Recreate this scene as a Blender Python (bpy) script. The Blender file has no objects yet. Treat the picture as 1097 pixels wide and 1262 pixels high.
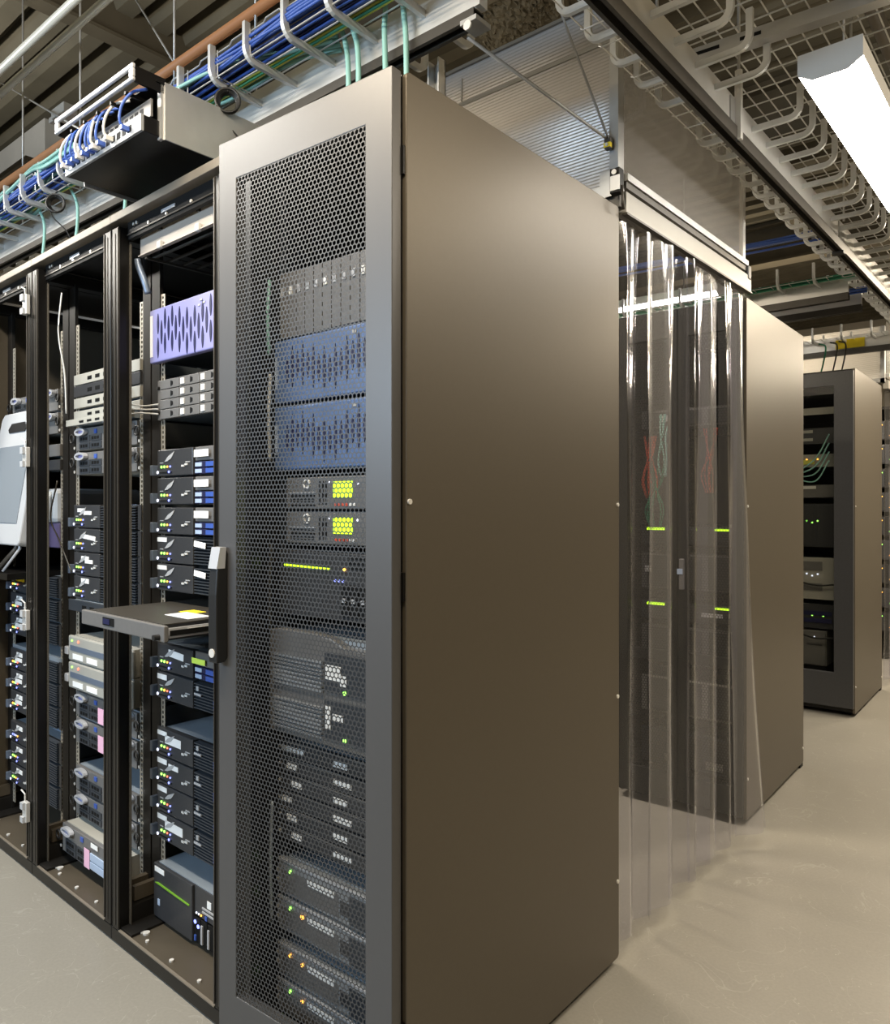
import bpy, math, random
import numpy as np
from mathutils import Vector, Matrix
random.seed(7)
D = bpy.data
SC = bpy.context.scene
COL = SC.collection
R = math.radians
PI = math.pi

# ------------------------------------------------------------------ camera
cam_d = D.cameras.new('camera')
cam = D.objects.new('camera', cam_d)
COL.objects.link(cam)
cam.location = (0, 0, 1.40)
cam.rotation_euler = (R(90), 0, R(40))
cam_d.sensor_fit = 'VERTICAL'
cam_d.sensor_height = 24
cam_d.lens = 24 * 940 / 1262
cam_d.shift_y = -7 / 1262
cam_d.clip_start = 0.02
SC.camera = cam

# ------------------------------------------------------------------ view, world, lights
SC.view_settings.view_transform = 'Standard'
SC.view_settings.look = 'None'
SC.view_settings.gamma = 1
SC.view_settings.use_curve_mapping = False
SC.view_settings.exposure = 0.3
SC.cycles.use_denoising = True
SC.cycles.max_bounces = 8
SC.cycles.transparent_max_bounces = 24
SC.cycles.caustics_reflective = False
SC.cycles.caustics_refractive = False
SC.cycles.sample_clamp_indirect = 6
world = D.worlds.new('world')
SC.world = world
world.use_nodes = True
world.node_tree.nodes['Background'].inputs[0].default_value = (0.8, 0.85, 0.9, 1)
world.node_tree.nodes['Background'].inputs[1].default_value = 0.02


def area(name, loc, size, power, col, rot=(0, 0, 0)):
    l = D.lights.new(name, 'AREA')
    l.shape = 'RECTANGLE'
    l.size, l.size_y = size
    l.energy = power
    l.color = col
    o = D.objects.new(name, l)
    COL.objects.link(o)
    o.location = loc
    o.rotation_euler = rot
    return o


WARM = (1.0, 0.86, 0.66)
NEUT = (1.0, 0.95, 0.86)
COOL = (0.58, 0.78, 1.0)
# fluorescent rows out of the frame, each with an uplight added to brighten the deck


def tube_row(name, loc, size, power, col, up=0.8):
    area(name, loc, size, power, col)
    area(name + '_uplight', (loc[0], loc[1], loc[2] + 0.05), size, power * up, col, (R(180), 0, 0))


tube_row('aisle_tube', (-2.9, 0.40, 2.95), (1.4, 0.16), 44, NEUT)
tube_row('aisle_tube', (-1.2, 0.45, 2.88), (1.3, 0.16), 46, WARM)
tube_row('aisle_tube', (-4.8, 0.40, 2.95), (1.4, 0.16), 50, NEUT)
# unseen cool fill added behind the camera to tint racks and door bluish
area('cool_fill', (-2.6, -2.0, 2.2), (2.4, 0.5), 82, COOL, (R(62), 0, 0))
# the corridor row goes on behind and beyond the fixture in view
tube_row('corridor_tube', (0.5, 0.2, 3.25), (0.16, 1.4), 18, WARM, 1.0)
tube_row('corridor_tube', (-0.15, 5.9, 2.95), (0.16, 1.4), 80, WARM, 0.1)
tube_row('corridor_tube', (0.9, 3.0, 3.2), (0.16, 1.4), 48, WARM, 2.2)  # stands beside the row; strong uplight added to brighten the right-hand deck
tube_row('corridor_tube', (-0.15, 8.6, 2.95), (0.16, 1.4), 80, WARM, 0.1)
# unseen lights added over the enclosed aisles to brighten panels and mesh doors
tube_row('enclosed_aisle_fill', (-2.6, 2.70, 2.98), (1.4, 0.16), 55, WARM, 0.06)
tube_row('enclosed_aisle_fill', (-2.3, 7.25, 3.05), (1.4, 0.16), 90, WARM, 0.1)

# ------------------------------------------------------------------ materials
MATS = {}


def principled(name, col, rough=0.5, metal=0.0, spec=0.5, emit=None, estr=0.0, alpha=1.0, trans=0.0):
    m = D.materials.new(name)
    m.use_nodes = True
    b = m.node_tree.nodes['Principled BSDF']
    b.inputs['Base Color'].default_value = (*col, 1)
    b.inputs['Roughness'].default_value = rough
    b.inputs['Metallic'].default_value = metal
    b.inputs['Specular IOR Level'].default_value = spec
    b.inputs['Transmission Weight'].default_value = trans
    b.inputs['Alpha'].default_value = alpha
    if emit:
        b.inputs['Emission Color'].default_value = (*emit, 1)
        b.inputs['Emission Strength'].default_value = estr
    MATS[name] = m
    return m


def noisy(name, col, rough=0.5, metal=0.0, spec=0.5, scale=20, var=0.15, bump=0.0, stretch=None, rvar=0.0):
    """principled with noise mottling of colour, roughness and fine relief"""
    m = principled(name, col, rough, metal, spec)
    nt = m.node_tree
    N, L = nt.nodes, nt.links
    b = N['Principled BSDF']
    tc = N.new('ShaderNodeTexCoord')
    mp = N.new('ShaderNodeMapping')
    if stretch:
        mp.inputs['Scale'].default_value = stretch
    no = N.new('ShaderNodeTexNoise')
    no.inputs['Scale'].default_value = scale
    no.inputs['Detail'].default_value = 5
    L.new(tc.outputs['Object'], mp.inputs[0])
    L.new(mp.outputs[0], no.inputs['Vector'])
    cr = N.new('ShaderNodeMix')
    cr.data_type = 'RGBA'
    cr.inputs[6].default_value = (*[c * (1 - var) for c in col], 1)
    cr.inputs[7].default_value = (*[min(1, c * (1 + var)) for c in col], 1)
    L.new(no.outputs['Fac'], cr.inputs[0])
    L.new(cr.outputs[2], b.inputs['Base Color'])
    if rvar:
        mr = N.new('ShaderNodeMapRange')
        mr.inputs[3].default_value = max(0, rough - rvar)
        mr.inputs[4].default_value = rough + rvar
        L.new(no.outputs['Fac'], mr.inputs[0])
        L.new(mr.outputs[0], b.inputs['Roughness'])
    if bump:
        bp = N.new('ShaderNodeBump')
        bp.inputs['Strength'].default_value = bump
        bp.inputs['Distance'].default_value = 0.01
        L.new(no.outputs['Fac'], bp.inputs['Height'])
        L.new(bp.outputs[0], b.inputs['Normal'])
    return m


noisy('side_paint', (0.105, 0.088, 0.064), 0.42, 0.35, 0.5, 60, 0.04)
noisy('door_paint', (0.098, 0.096, 0.096), 0.42, 0.35, 0.5, 60, 0.03)
noisy('perf_paint', (0.060, 0.060, 0.061), 0.45, 0.3, 0.5, 60, 0.03)
noisy('rack_black', (0.006, 0.0055, 0.005), 0.33, 0, 0.25, 30, 0.2)
noisy('rack_inner', (0.010, 0.009, 0.008), 0.5, 0, 0.3, 30, 0.2)
noisy('deep_black', (0.006, 0.006, 0.006), 0.6, 0, 0.2, 30, 0.1)
noisy('beige_lit_trim', (0.22, 0.19, 0.15), 0.45, 0.2, 0.5, 15, 0.15)  # beige; on the rack top beams it stands for light on black
noisy('base_plate', (0.085, 0.070, 0.050), 0.45, 0.2, 0.5, 8, 0.15)
noisy('blank_panel', (0.42, 0.37, 0.32), 0.5, 0.1, 0.5, 10, 0.06)
noisy('galv', (0.50, 0.50, 0.49), 0.38, 0.6, 0.5, 9, 0.22, 0.03, None, 0.1)
noisy('galv_bright', (0.74, 0.73, 0.70), 0.36, 0.45, 0.5, 7, 0.16, 0.03, None, 0.1)
noisy('zinc_rail', (0.52, 0.48, 0.40), 0.4, 0.5, 0.5, 30, 0.15)
noisy('arm_steel', (0.70, 0.71, 0.70), 0.38, 0.4, 0.5, 25, 0.12)
noisy('wire_steel', (0.75, 0.75, 0.73), 0.32, 0.5, 0.5, 25, 0.1)
noisy('strut_dark', (0.075, 0.068, 0.058), 0.42, 0.5, 0.5, 20, 0.15)
noisy('conduit_white', (0.74, 0.76, 0.72), 0.3, 0.5, 0.5, 8, 0.1)
noisy('conduit_orange', (0.85, 0.38, 0.17), 0.45, 0, 0.4, 8, 0.1)
noisy('front_silver', (0.30, 0.315, 0.33), 0.4, 0.2, 0.5, 60, 0.1)
noisy('chassis_steel', (0.42, 0.48, 0.54), 0.36, 0.45, 0.5, 14, 0.12)
noisy('chassis_dark', (0.05, 0.06, 0.07), 0.4, 0.6, 0.5, 14, 0.12)
noisy('bezel_dark', (0.042, 0.043, 0.046), 0.35, 0, 0.5, 90, 0.25)
noisy('bezel_grey', (0.16, 0.155, 0.15), 0.42, 0.1, 0.5, 60, 0.1)
noisy('louver_dark', (0.045, 0.052, 0.062), 0.38, 0.2, 0.5, 60, 0.1)
noisy('violet', (0.25, 0.25, 0.52), 0.45, 0, 0.5, 10, 0.06)
noisy('blue_array', (0.10, 0.17, 0.36), 0.45, 0.1, 0.5, 10, 0.08)
noisy('slot_navy', (0.012, 0.014, 0.06), 0.5, 0, 0.4, 20, 0.1)
noisy('putty', (0.36, 0.35, 0.31), 0.5, 0, 0.4, 12, 0.06)
noisy('cream', (0.40, 0.385, 0.335), 0.45, 0, 0.4, 12, 0.08)
noisy('silver', (0.62, 0.63, 0.66), 0.3, 0.35, 0.5, 20, 0.08)
noisy('ear_blue', (0.16, 0.20, 0.27), 0.35, 0.3, 0.5, 20, 0.1)
noisy('sticker_white', (0.88, 0.88, 0.86), 0.6, 0, 0.3, 40, 0.05)
noisy('sticker_yellow', (0.92, 0.72, 0.03), 0.55, 0, 0.3, 30, 0.05)
noisy('sticker_lime', (0.70, 0.90, 0.12), 0.55, 0, 0.3, 30, 0.05)
noisy('sticker_pink', (0.86, 0.50, 0.66), 0.55, 0, 0.3, 30, 0.05)
noisy('print_grey', (0.42, 0.42, 0.42), 0.5, 0, 0.3, 30, 0.05)
noisy('blue_plastic', (0.05, 0.11, 0.42), 0.35, 0, 0.5, 20, 0.08)
noisy('pale_blue', (0.42, 0.52, 0.68), 0.4, 0, 0.5, 20, 0.08)
noisy('cable_blue', (0.045, 0.11, 0.42), 0.42, 0, 0.5, 15, 0.12)
noisy('cable_teal', (0.30, 0.58, 0.52), 0.42, 0, 0.5, 15, 0.08)
noisy('cable_black', (0.014, 0.014, 0.014), 0.4, 0, 0.5, 15, 0.1)
noisy('cable_white', (0.62, 0.62, 0.60), 0.45, 0, 0.4, 15, 0.08)
noisy('cable_yellow', (0.62, 0.62, 0.10), 0.45, 0, 0.4, 15, 0.08)
noisy('cable_red', (0.65, 0.10, 0.05), 0.45, 0, 0.4, 15, 0.08)
noisy('cable_green', (0.05, 0.28, 0.16), 0.45, 0, 0.4, 15, 0.08)
noisy('bolt_zinc', (0.85, 0.83, 0.78), 0.28, 0.3, 0.6, 20, 0.05)
noisy('white_plastic', (0.46, 0.47, 0.48), 0.4, 0, 0.5, 10, 0.04)
noisy('lamp_housing', (0.62, 0.61, 0.58), 0.45, 0, 0.5, 10, 0.04)
noisy('track_white', (0.30, 0.285, 0.25), 0.42, 0.1, 0.5, 10, 0.05)
noisy('fireproofing', (0.07, 0.06, 0.041), 0.95, 0, 0.1, 45, 0.5, 0.6)
noisy('duct_grey', (0.42, 0.41, 0.38), 0.5, 0.3, 0.4, 6, 0.15)
noisy('wall_paint', (0.52, 0.48, 0.40), 0.7, 0, 0.3, 3, 0.08)
noisy('monitor_screen', (0.22, 0.25, 0.28), 0.2, 0, 0.5, 3, 0.05)
noisy('purple_box', (0.10, 0.08, 0.16), 0.5, 0, 0.4, 3, 0.1)
principled('led_green', (0.1, 0.6, 0.05), 0.4, emit=(0.35, 1.0, 0.12), estr=2.75)
principled('led_blue', (0.1, 0.1, 0.8), 0.4, emit=(0.28, 0.34, 1.0), estr=1.9250000000000003)
principled('led_amber', (0.8, 0.4, 0.05), 0.4, emit=(1.0, 0.42, 0.06), estr=2.75)
principled('led_red', (0.8, 0.1, 0.05), 0.4, emit=(1.0, 0.18, 0.10), estr=2.2)
principled('led_white', (0.8, 0.8, 0.9), 0.4, emit=(0.75, 0.8, 1.0), estr=1.375)
principled('lcd_green', (0.4, 0.7, 0.02), 0.4, emit=(0.55, 0.95, 0.02), estr=1.6)
principled('stripe_green', (0.16, 0.35, 0.03), 0.35, emit=(0.25, 0.6, 0.03), estr=0.12)
principled('tube_light', (1, 1, 1), 0.5, emit=(1.0, 0.94, 0.84), estr=22)

# floor: sealed concrete with faint mottling and pale specks
m = noisy('concrete', (0.265, 0.25, 0.217), 0.34, 0, 0.45, 1.6, 0.10, 0, None, 0.05)
nt = m.node_tree
b = nt.nodes['Principled BSDF']
base_link = b.inputs['Base Color'].links[0].from_socket
tc = nt.nodes.new('ShaderNodeTexCoord')
n2 = nt.nodes.new('ShaderNodeTexNoise')
n2.inputs['Scale'].default_value = 110
n2.inputs['Detail'].default_value = 6
nt.links.new(tc.outputs['Object'], n2.inputs['Vector'])
cr = nt.nodes.new('ShaderNodeValToRGB')
cr.color_ramp.elements[0].position = 0.35
cr.color_ramp.elements[0].color = (0.95, 0.95, 0.95, 1)
cr.color_ramp.elements[1].position = 0.72
cr.color_ramp.elements[1].color = (1.05, 1.05, 1.05, 1)
nt.links.new(n2.outputs['Fac'], cr.inputs[0])
mul = nt.nodes.new('ShaderNodeMix')
mul.data_type = 'RGBA'
mul.blend_type = 'MULTIPLY'
mul.inputs[0].default_value = 1
nt.links.new(base_link, mul.inputs[6])
nt.links.new(cr.outputs[0], mul.inputs[7])
# hairline scuffs
n3 = nt.nodes.new('ShaderNodeTexNoise')
n3.inputs['Scale'].default_value = 5
n3.inputs['Detail'].default_value = 3
n3.inputs['Distortion'].default_value = 1.2
nt.links.new(tc.outputs['Object'], n3.inputs['Vector'])
cp = nt.nodes.new('ShaderNodeMath')
cp.operation = 'COMPARE'
cp.inputs[1].default_value = 0.5
cp.inputs[2].default_value = 0.0035
nt.links.new(n3.outputs['Fac'], cp.inputs[0])
sc3 = nt.nodes.new('ShaderNodeMath')
sc3.operation = 'MULTIPLY'
sc3.inputs[1].default_value = 0.16
nt.links.new(cp.outputs[0], sc3.inputs[0])
mx3 = nt.nodes.new('ShaderNodeMix')
mx3.data_type = 'RGBA'
mx3.inputs[7].default_value = (0.55, 0.53, 0.48, 1)
nt.links.new(sc3.outputs[0], mx3.inputs[0])
nt.links.new(mul.outputs[2], mx3.inputs[6])
vo = nt.nodes.new('ShaderNodeTexVoronoi')
vo.inputs['Scale'].default_value = 26
nt.links.new(tc.outputs['Object'], vo.inputs['Vector'])
lt = nt.nodes.new('ShaderNodeMath')
lt.operation = 'LESS_THAN'
lt.inputs[1].default_value = 0.045
nt.links.new(vo.outputs['Distance'], lt.inputs[0])
mx = nt.nodes.new('ShaderNodeMix')
mx.data_type = 'RGBA'
mx.inputs[7].default_value = (0.46, 0.44, 0.39, 1)
nt.links.new(lt.outputs[0], mx.inputs[0])
nt.links.new(mx3.outputs[2], mx.inputs[6])
nt.links.new(mx.outputs[2], b.inputs['Base Color'])

# ceiling deck: dusty brown painted steel
noisy('deck', (0.105, 0.093, 0.066), 0.85, 0, 0.2, 5, 0.25, 0.1)
noisy('deck_beam', (0.075, 0.064, 0.044), 0.85, 0, 0.2, 5, 0.25, 0.1)


def sheet_mat(name, tint, gloss_rough, haze, ior=1.45, boost=1.0):
    """clear plastic sheet: see-through with a glossy coat and a little haze"""
    m = D.materials.new(name)
    m.use_nodes = True
    nt = m.node_tree
    N, L = nt.nodes, nt.links
    N.remove(N['Principled BSDF'])
    out = N['Material Output']
    tr = N.new('ShaderNodeBsdfTransparent')
    tr.inputs[0].default_value = (*tint, 1)
    df = N.new('ShaderNodeBsdfDiffuse')
    df.inputs[0].default_value = (0.75, 0.73, 0.72, 1)
    tl = N.new('ShaderNodeBsdfTranslucent')
    tl.inputs[0].default_value = (0.75, 0.73, 0.70, 1)
    ad = N.new('ShaderNodeMixShader')
    ad.inputs[0].default_value = 0.5
    L.new(df.outputs[0], ad.inputs[1])
    L.new(tl.outputs[0], ad.inputs[2])
    m1 = N.new('ShaderNodeMixShader')
    m1.inputs[0].default_value = haze
    L.new(tr.outputs[0], m1.inputs[1])
    L.new(ad.outputs[0], m1.inputs[2])
    gl = N.new('ShaderNodeBsdfGlossy')
    gl.inputs['Roughness'].default_value = gloss_rough
    # Schlick reflectance, equal on both faces of the sheet
    ge = N.new('ShaderNodeNewGeometry')
    dt = N.new('ShaderNodeVectorMath')
    dt.operation = 'DOT_PRODUCT'
    L.new(ge.outputs['Incoming'], dt.inputs[0])
    L.new(ge.outputs['Normal'], dt.inputs[1])
    ab = N.new('ShaderNodeMath')
    ab.operation = 'ABSOLUTE'
    L.new(dt.outputs['Value'], ab.inputs[0])
    om = N.new('ShaderNodeMath')
    om.operation = 'SUBTRACT'
    om.inputs[0].default_value = 1.0
    L.new(ab.outputs[0], om.inputs[1])
    pw = N.new('ShaderNodeMath')
    pw.operation = 'POWER'
    pw.inputs[1].default_value = 5.0
    L.new(om.outputs[0], pw.inputs[0])
    f0 = ((ior - 1) / (ior + 1)) ** 2
    mu = N.new('ShaderNodeMath')
    mu.operation = 'MULTIPLY_ADD'
    mu.use_clamp = True
    mu.inputs[1].default_value = (1 - f0) * boost
    mu.inputs[2].default_value = f0 * boost
    L.new(pw.outputs[0], mu.inputs[0])
    m2 = N.new('ShaderNodeMixShader')
    L.new(mu.outputs[0], m2.inputs[0])
    L.new(m1.outputs[0], m2.inputs[1])
    L.new(gl.outputs[0], m2.inputs[2])
    L.new(m2.outputs[0], out.inputs[0])
    MATS[name] = m
    return m, gl


sheet_mat('pvc', (0.90, 0.90, 0.97), 0.12, 0.035, 1.5, 1.6)
sheet_mat('pvc_hazy', (0.90, 0.90, 0.96), 0.2, 0.15, 1.5, 1.8)  # extra haze put in to brighten some strips into pale streaks
sheet_mat('vinyl', (0.70, 0.68, 0.64), 0.2, 0.20, 1.45, 1.2)
sheet_mat('door_glass', (0.82, 0.82, 0.80), 0.04, 0.0, 1.45, 1.0)
# twin-wall plastic with fine horizontal flutes
m, gl = sheet_mat('fluted', (0.86, 0.84, 0.78), 0.2, 0.72, 1.5, 1.5)


# ------------------------------------------------------------------ mesh helpers
class MB:
    def __init__(self):
        self.v, self.f = [], []

    def add(self, vs, fs):
        o = len(self.v)
        self.v += [tuple(p) for p in vs]
        self.f += [tuple(i + o for i in q) for q in fs]
        return self

    def box(self, x0, x1, y0, y1, z0, z1):
        return self.add([(x0, y0, z0), (x1, y0, z0), (x1, y1, z0), (x0, y1, z0),
                         (x0, y0, z1), (x1, y0, z1), (x1, y1, z1), (x0, y1, z1)],
                        [(0, 3, 2, 1), (4, 5, 6, 7), (0, 1, 5, 4), (1, 2, 6, 5), (2, 3, 7, 6), (3, 0, 4, 7)])

    def prism(self, poly, axis, a, b):
        """polygon in the two other axes, extruded along axis from a to b"""
        def P(p, t):
            return (t, p[0], p[1]) if axis == 'x' else (p[0], t, p[1]) if axis == 'y' else (p[0], p[1], t)
        n = len(poly)
        vs = [P(p, a) for p in poly] + [P(p, b) for p in poly]
        fs = [tuple(range(n - 1, -1, -1)), tuple(range(n, 2 * n))]
        fs += [(i, (i + 1) % n, n + (i + 1) % n, n + i) for i in range(n)]
        return self.add(vs, fs)

    def sweep(self, pts, prof, up=(0, 0, 1), closed=False):
        pts = [Vector(p) for p in pts]
        n, k = len(pts), len(prof)
        up = Vector(up)
        vs = []
        for i, p in enumerate(pts):
            if closed:
                t = pts[(i + 1) % n] - pts[i - 1]
            else:
                t = pts[min(i + 1, n - 1)] - pts[max(i - 1, 0)]
            t.normalize()
            a = up.cross(t)
            if a.length < 1e-3:
                a = Vector((1, 0, 0)).cross(t)
                if a.length < 1e-3:
                    a = Vector((0, 1, 0)).cross(t)
            a.normalize()
            c = t.cross(a)
            vs += [p + a * q[0] + c * q[1] for q in prof]
        fs = []
        for i in range(n if closed else n - 1):
            j = (i + 1) % n
            for q in range(k):
                r = (q + 1) % k
                fs.append((i * k + q, i * k + r, j * k + r, j * k + q))
        if not closed:
            fs.append(tuple(range(k - 1, -1, -1)))
            fs.append(tuple((n - 1) * k + q for q in range(k)))
        return self.add(vs, fs)

    def tube(self, pts, r, n=8, closed=False, up=(0.013, 0.02, 1)):
        prof = [(r * math.cos(2 * PI * i / n), r * math.sin(2 * PI * i / n)) for i in range(n)]
        return self.sweep(pts, prof, up, closed)

    def cyl(self, p0, p1, r, n=12):
        return self.tube([p0, p1], r, n)

    def disc(self, x, y, z, r, d, n=10):
        """short cylinder facing -y at (x,y,z)"""
        return self.prism([(x + r * math.cos(2 * PI * i / n), z + r * math.sin(2 * PI * i / n)) for i in range(n)], 'y', y - d, y)

    def mesh(self, name, smooth=False):
        me = D.meshes.new(name)
        me.from_pydata(self.v, [], self.f)
        me.validate()
        if smooth:
            me.polygons.foreach_set('use_smooth', [True] * len(me.polygons))
        me.update()
        return me

    def build(self, name, mat, parent=None, smooth=False, bevel=0, loc=(0, 0, 0), label=None):
        me = self.mesh(name, smooth)
        return link(name, me, mat, parent, loc, bevel, label)


def link(name, me, mat, parent=None, loc=(0, 0, 0), bevel=0, label=None):
    if mat and not me.materials:
        me.materials.append(MATS[mat])
    o = D.objects.new(name, me)
    COL.objects.link(o)
    o.parent = parent
    o.location = loc
    if bevel:
        bm = o.modifiers.new('bevel', 'BEVEL')
        bm.width = bevel
        bm.segments = 2
        bm.limit_method = 'ANGLE'
    if label:
        o['label'] = label
    return o


CACHE = {}


def part(name, key, fn, mat, parent, loc=(0, 0, 0), smooth=False, bevel=0, label=None):
    """part whose mesh is shared with every alike part"""
    k = (name, key, mat)
    if k not in CACHE:
        mb = MB()
        fn(mb)
        CACHE[k] = mb.mesh(name, smooth)
    return link(name, CACHE[k], mat, parent, loc, bevel, label)


def pbox(name, mat, parent, x0, x1, y0, y1, z0, z1, bevel=0, label=None):
    sx, sy, sz = round(x1 - x0, 4), round(y1 - y0, 4), round(z1 - z0, 4)
    return part(name, ('box', sx, sy, sz), lambda q: q.box(0, sx, 0, sy, 0, sz), mat, parent, (x0, y0, z0), bevel=bevel, label=label)


def thing(name, label, cat, loc=(0, 0, 0), rz=0.0, group=None):
    o = D.objects.new(name, None)
    o.empty_display_size = 0.05
    COL.objects.link(o)
    o.location = loc
    o.rotation_euler = (0, 0, rz)
    o['label'] = label
    o['category'] = cat
    if group:
        o['group'] = group
    return o


KX = 1.09      # the open racks are a little wider than the closed cabinet


def rthing(*a, **k):
    o = thing(*a, **k)
    o.scale = (KX, 1, 1)
    return o


def tag(o, label, cat, group=None):
    o['label'] = label
    o['category'] = cat
    if group:
        o['group'] = group
    return o


def struct(o):
    o['kind'] = 'structure'
    return o


def curve_pts(ctrl, n=10):
    """Catmull-Rom through control points"""
    c = [Vector(p) for p in ctrl]
    c = [c[0] * 2 - c[1]] + c + [c[-1] * 2 - c[-2]]
    out = []
    for i in range(1, len(c) - 2):
        for k in range(n):
            t = k / n
            a, b2, d, e = c[i - 1], c[i], c[i + 1], c[i + 2]
            out.append(0.5 * ((2 * b2) + (-a + d) * t + (2 * a - 5 * b2 + 4 * d - e) * t * t + (-a + 3 * b2 - 3 * d + e) * t ** 3))
    out.append(c[-2])
    return out


def cable(name, ctrl, r, mat, label=None, cat='cable', parent=None, group=None, n=8, sides=6):
    o = MB().tube(curve_pts(ctrl, n), r, sides).build(name, mat, parent, smooth=True)
    if parent is None:
        tag(o, label, cat, group)
    return o


# ------------------------------------------------------------------ setting
H = 4.0
struct(MB().box(-9, 4.5, -4, 12, -0.1, 0).build('floor', 'concrete'))
struct(MB().box(-9, 4.5, 12, 12.1, 0, H).build('wall_back', 'wall_paint'))
struct(MB().box(-9.1, -9, -4, 12, 0, H).build('wall_left', 'wall_paint'))
struct(MB().box(4.5, 4.6, -4, 12, 0, H).build('wall_right', 'wall_paint'))
struct(MB().box(-9, 4.5, -4.1, -4, 0, H).build('wall_front', 'wall_paint'))
ceil = struct(MB().box(-9, 4.5, -4, 12, H + 0.09, H + 0.16).build('ceiling', 'deck'))
# trapezoid ribs of the steel deck, each its own piece
rib = lambda q: q.prism([(-0.045, 0), (0.045, 0), (0.085, 0.1), (-0.085, 0.1)], 'x', -9, 4.5)
for i in range(70):
    part('deck_rib', 'rib', rib, 'deck', ceil, (0, -1.8 + 0.2 * i, H))
for yy, zz in ((2.62, 3.62), (4.9, 3.62), (7.3, 3.62)):
    part('ceiling_beam', 'beam', lambda q: (q.box(-9, 4.5, -0.09, 0.09, 0, 0.02), q.box(-9, 4.5, -0.012, 0.012, 0.02, 0.34), q.box(-9, 4.5, -0.09, 0.09, 0.34, 0.37)), 'deck_beam', ceil, (0, yy, zz))
for xx in (-3.9, -1.9, 0.6):
    part('ceiling_joist', 'joist', lambda q: (q.box(-0.05, 0.05, -4, 12, 0, 0.018), q.box(-0.01, 0.01, -4, 12, 0.018, 0.2)), 'deck_beam', ceil, (xx, 0, 3.84))


# ------------------------------------------------------------------ perforated sheet
def perf_mesh(name, w, h, p=0.0124, rh=0.0054):
    """sheet 0..w by 0..h in x/z with real hexagonal holes in a staggered pattern"""
    rowp = p * math.sqrt(3) / 2
    nx, nz = int(w / p), int(h / rowp)
    ro = p / math.sqrt(3)
    ang = np.radians(np.arange(6) * 60 + 30)
    out = np.stack([np.cos(ang) * ro, np.sin(ang) * ro], 1)
    inn = np.stack([np.cos(ang) * rh, np.sin(ang) * rh], 1)
    cell = np.concatenate([out, inn])
    I, J = np.meshgrid(np.arange(nx), np.arange(nz))
    cx = (I + 0.25 + 0.5 * (J % 2)) * p + p * 0.1
    cz = (J + 0.6) * rowp
    c = np.stack([cx.ravel(), cz.ravel()], 1)
    V = (c[:, None, :] + cell[None]).reshape(-1, 2)
    V3 = np.stack([V[:, 0], np.zeros(len(V)), V[:, 1]], 1)
    q = np.array([[i, (i + 1) % 6, 6 + (i + 1) % 6, 6 + i] for i in range(6)])
    Fq = (np.arange(len(c))[:, None, None] * 12 + q[None]).reshape(-1, 4)
    me = D.meshes.new(name)
    me.vertices.add(len(V3))
    me.vertices.foreach_set('co', V3.ravel())
    me.loops.add(Fq.size)
    me.loops.foreach_set('vertex_index', Fq.ravel().astype(np.int32))
    me.polygons.add(len(Fq))
    me.polygons.foreach_set('loop_start', (np.arange(len(Fq)) * 4).astype(np.int32))
    me.polygons.foreach_set('loop_total', np.full(len(Fq), 4, np.int32))
    me.update()
    me.validate()
    return me


def rail_mesh(q, z0, z1, w=0.026):
    """mounting rail strip with a column of square holes, face towards -y, x from 0 to w"""
    a = 0.0085
    q.box(0, a, 0, 0.002, z0, z1)
    q.box(w - a, w, 0, 0.002, z0, z1)
    n = int((z1 - z0) / 0.0159)
    for i in range(n + 1):
        z = z0 + i * 0.0159
        q.box(a, w - a, 0, 0.002, z, z + 0.0065)


def flutes(q, w, h, p=0.0105, d=0.0016, th=0.008):
    """twin-wall sheet from 0..w, 0..h with horizontal flutes on its faces"""
    n = max(2, int(h / p))
    pts = []
    for i in range(n):
        z = h * i / n
        pts += [(0.0, z), (-d, z + h / n * 0.5)]
    pts.append((0.0, h))
    for sx in (0,):
        vs = [(0, y, z) for y, z in pts] + [(w, y, z) for y, z in pts] + [(0, th - y, z) for y, z in pts] + [(w, th - y, z) for y, z in pts]
        k = len(pts)
        fs = [(i, k + i, k + i + 1, i + 1) for i in range(k - 1)] + [(2 * k + i, 2 * k + i + 1, 3 * k + i + 1, 3 * k + i) for i in range(k - 1)]
        fs += [(0, 2 * k, 3 * k, k), (k - 1, 2 * k - 1, 4 * k - 1, 3 * k - 1)]
        q.add(vs, fs)


def screw(parent, x, y, z, r=0.006, name='screw', axis='y', mat='bolt_zinc'):
    if axis == 'y':
        return part(name, ('sy', r), lambda q: q.disc(0, 0, 0, r, 0.004, 10), mat, parent, (x, y, z))
    if axis == 'x':
        return part(name, ('sx', r), lambda q: q.prism([(r * math.cos(i * PI / 5), r * math.sin(i * PI / 5)) for i in range(10)], 'x', 0, 0.004), mat, parent, (x, y, z))
    return part(name, ('sz', r), lambda q: q.prism([(r * math.cos(i * PI / 5), r * math.sin(i * PI / 5)) for i in range(10)], 'z', 0, 0.005), mat, parent, (x, y, z))


def rounded_panel(q, y0, y1, z0, z1, x0, x1, r=0.012):
    poly = []
    for cy, cz, a0 in ((y1 - r, z1 - r, 0), (y0 + r, z1 - r, 90), (y0 + r, z0 + r, 180), (y1 - r, z0 + r, 270)):
        for k in range(5):
            a = R(a0 + k * 22.5)
            poly.append((cy + r * math.cos(a), cz + r * math.sin(a)))
    q.prism(poly, 'x', x0, x1)


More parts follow.
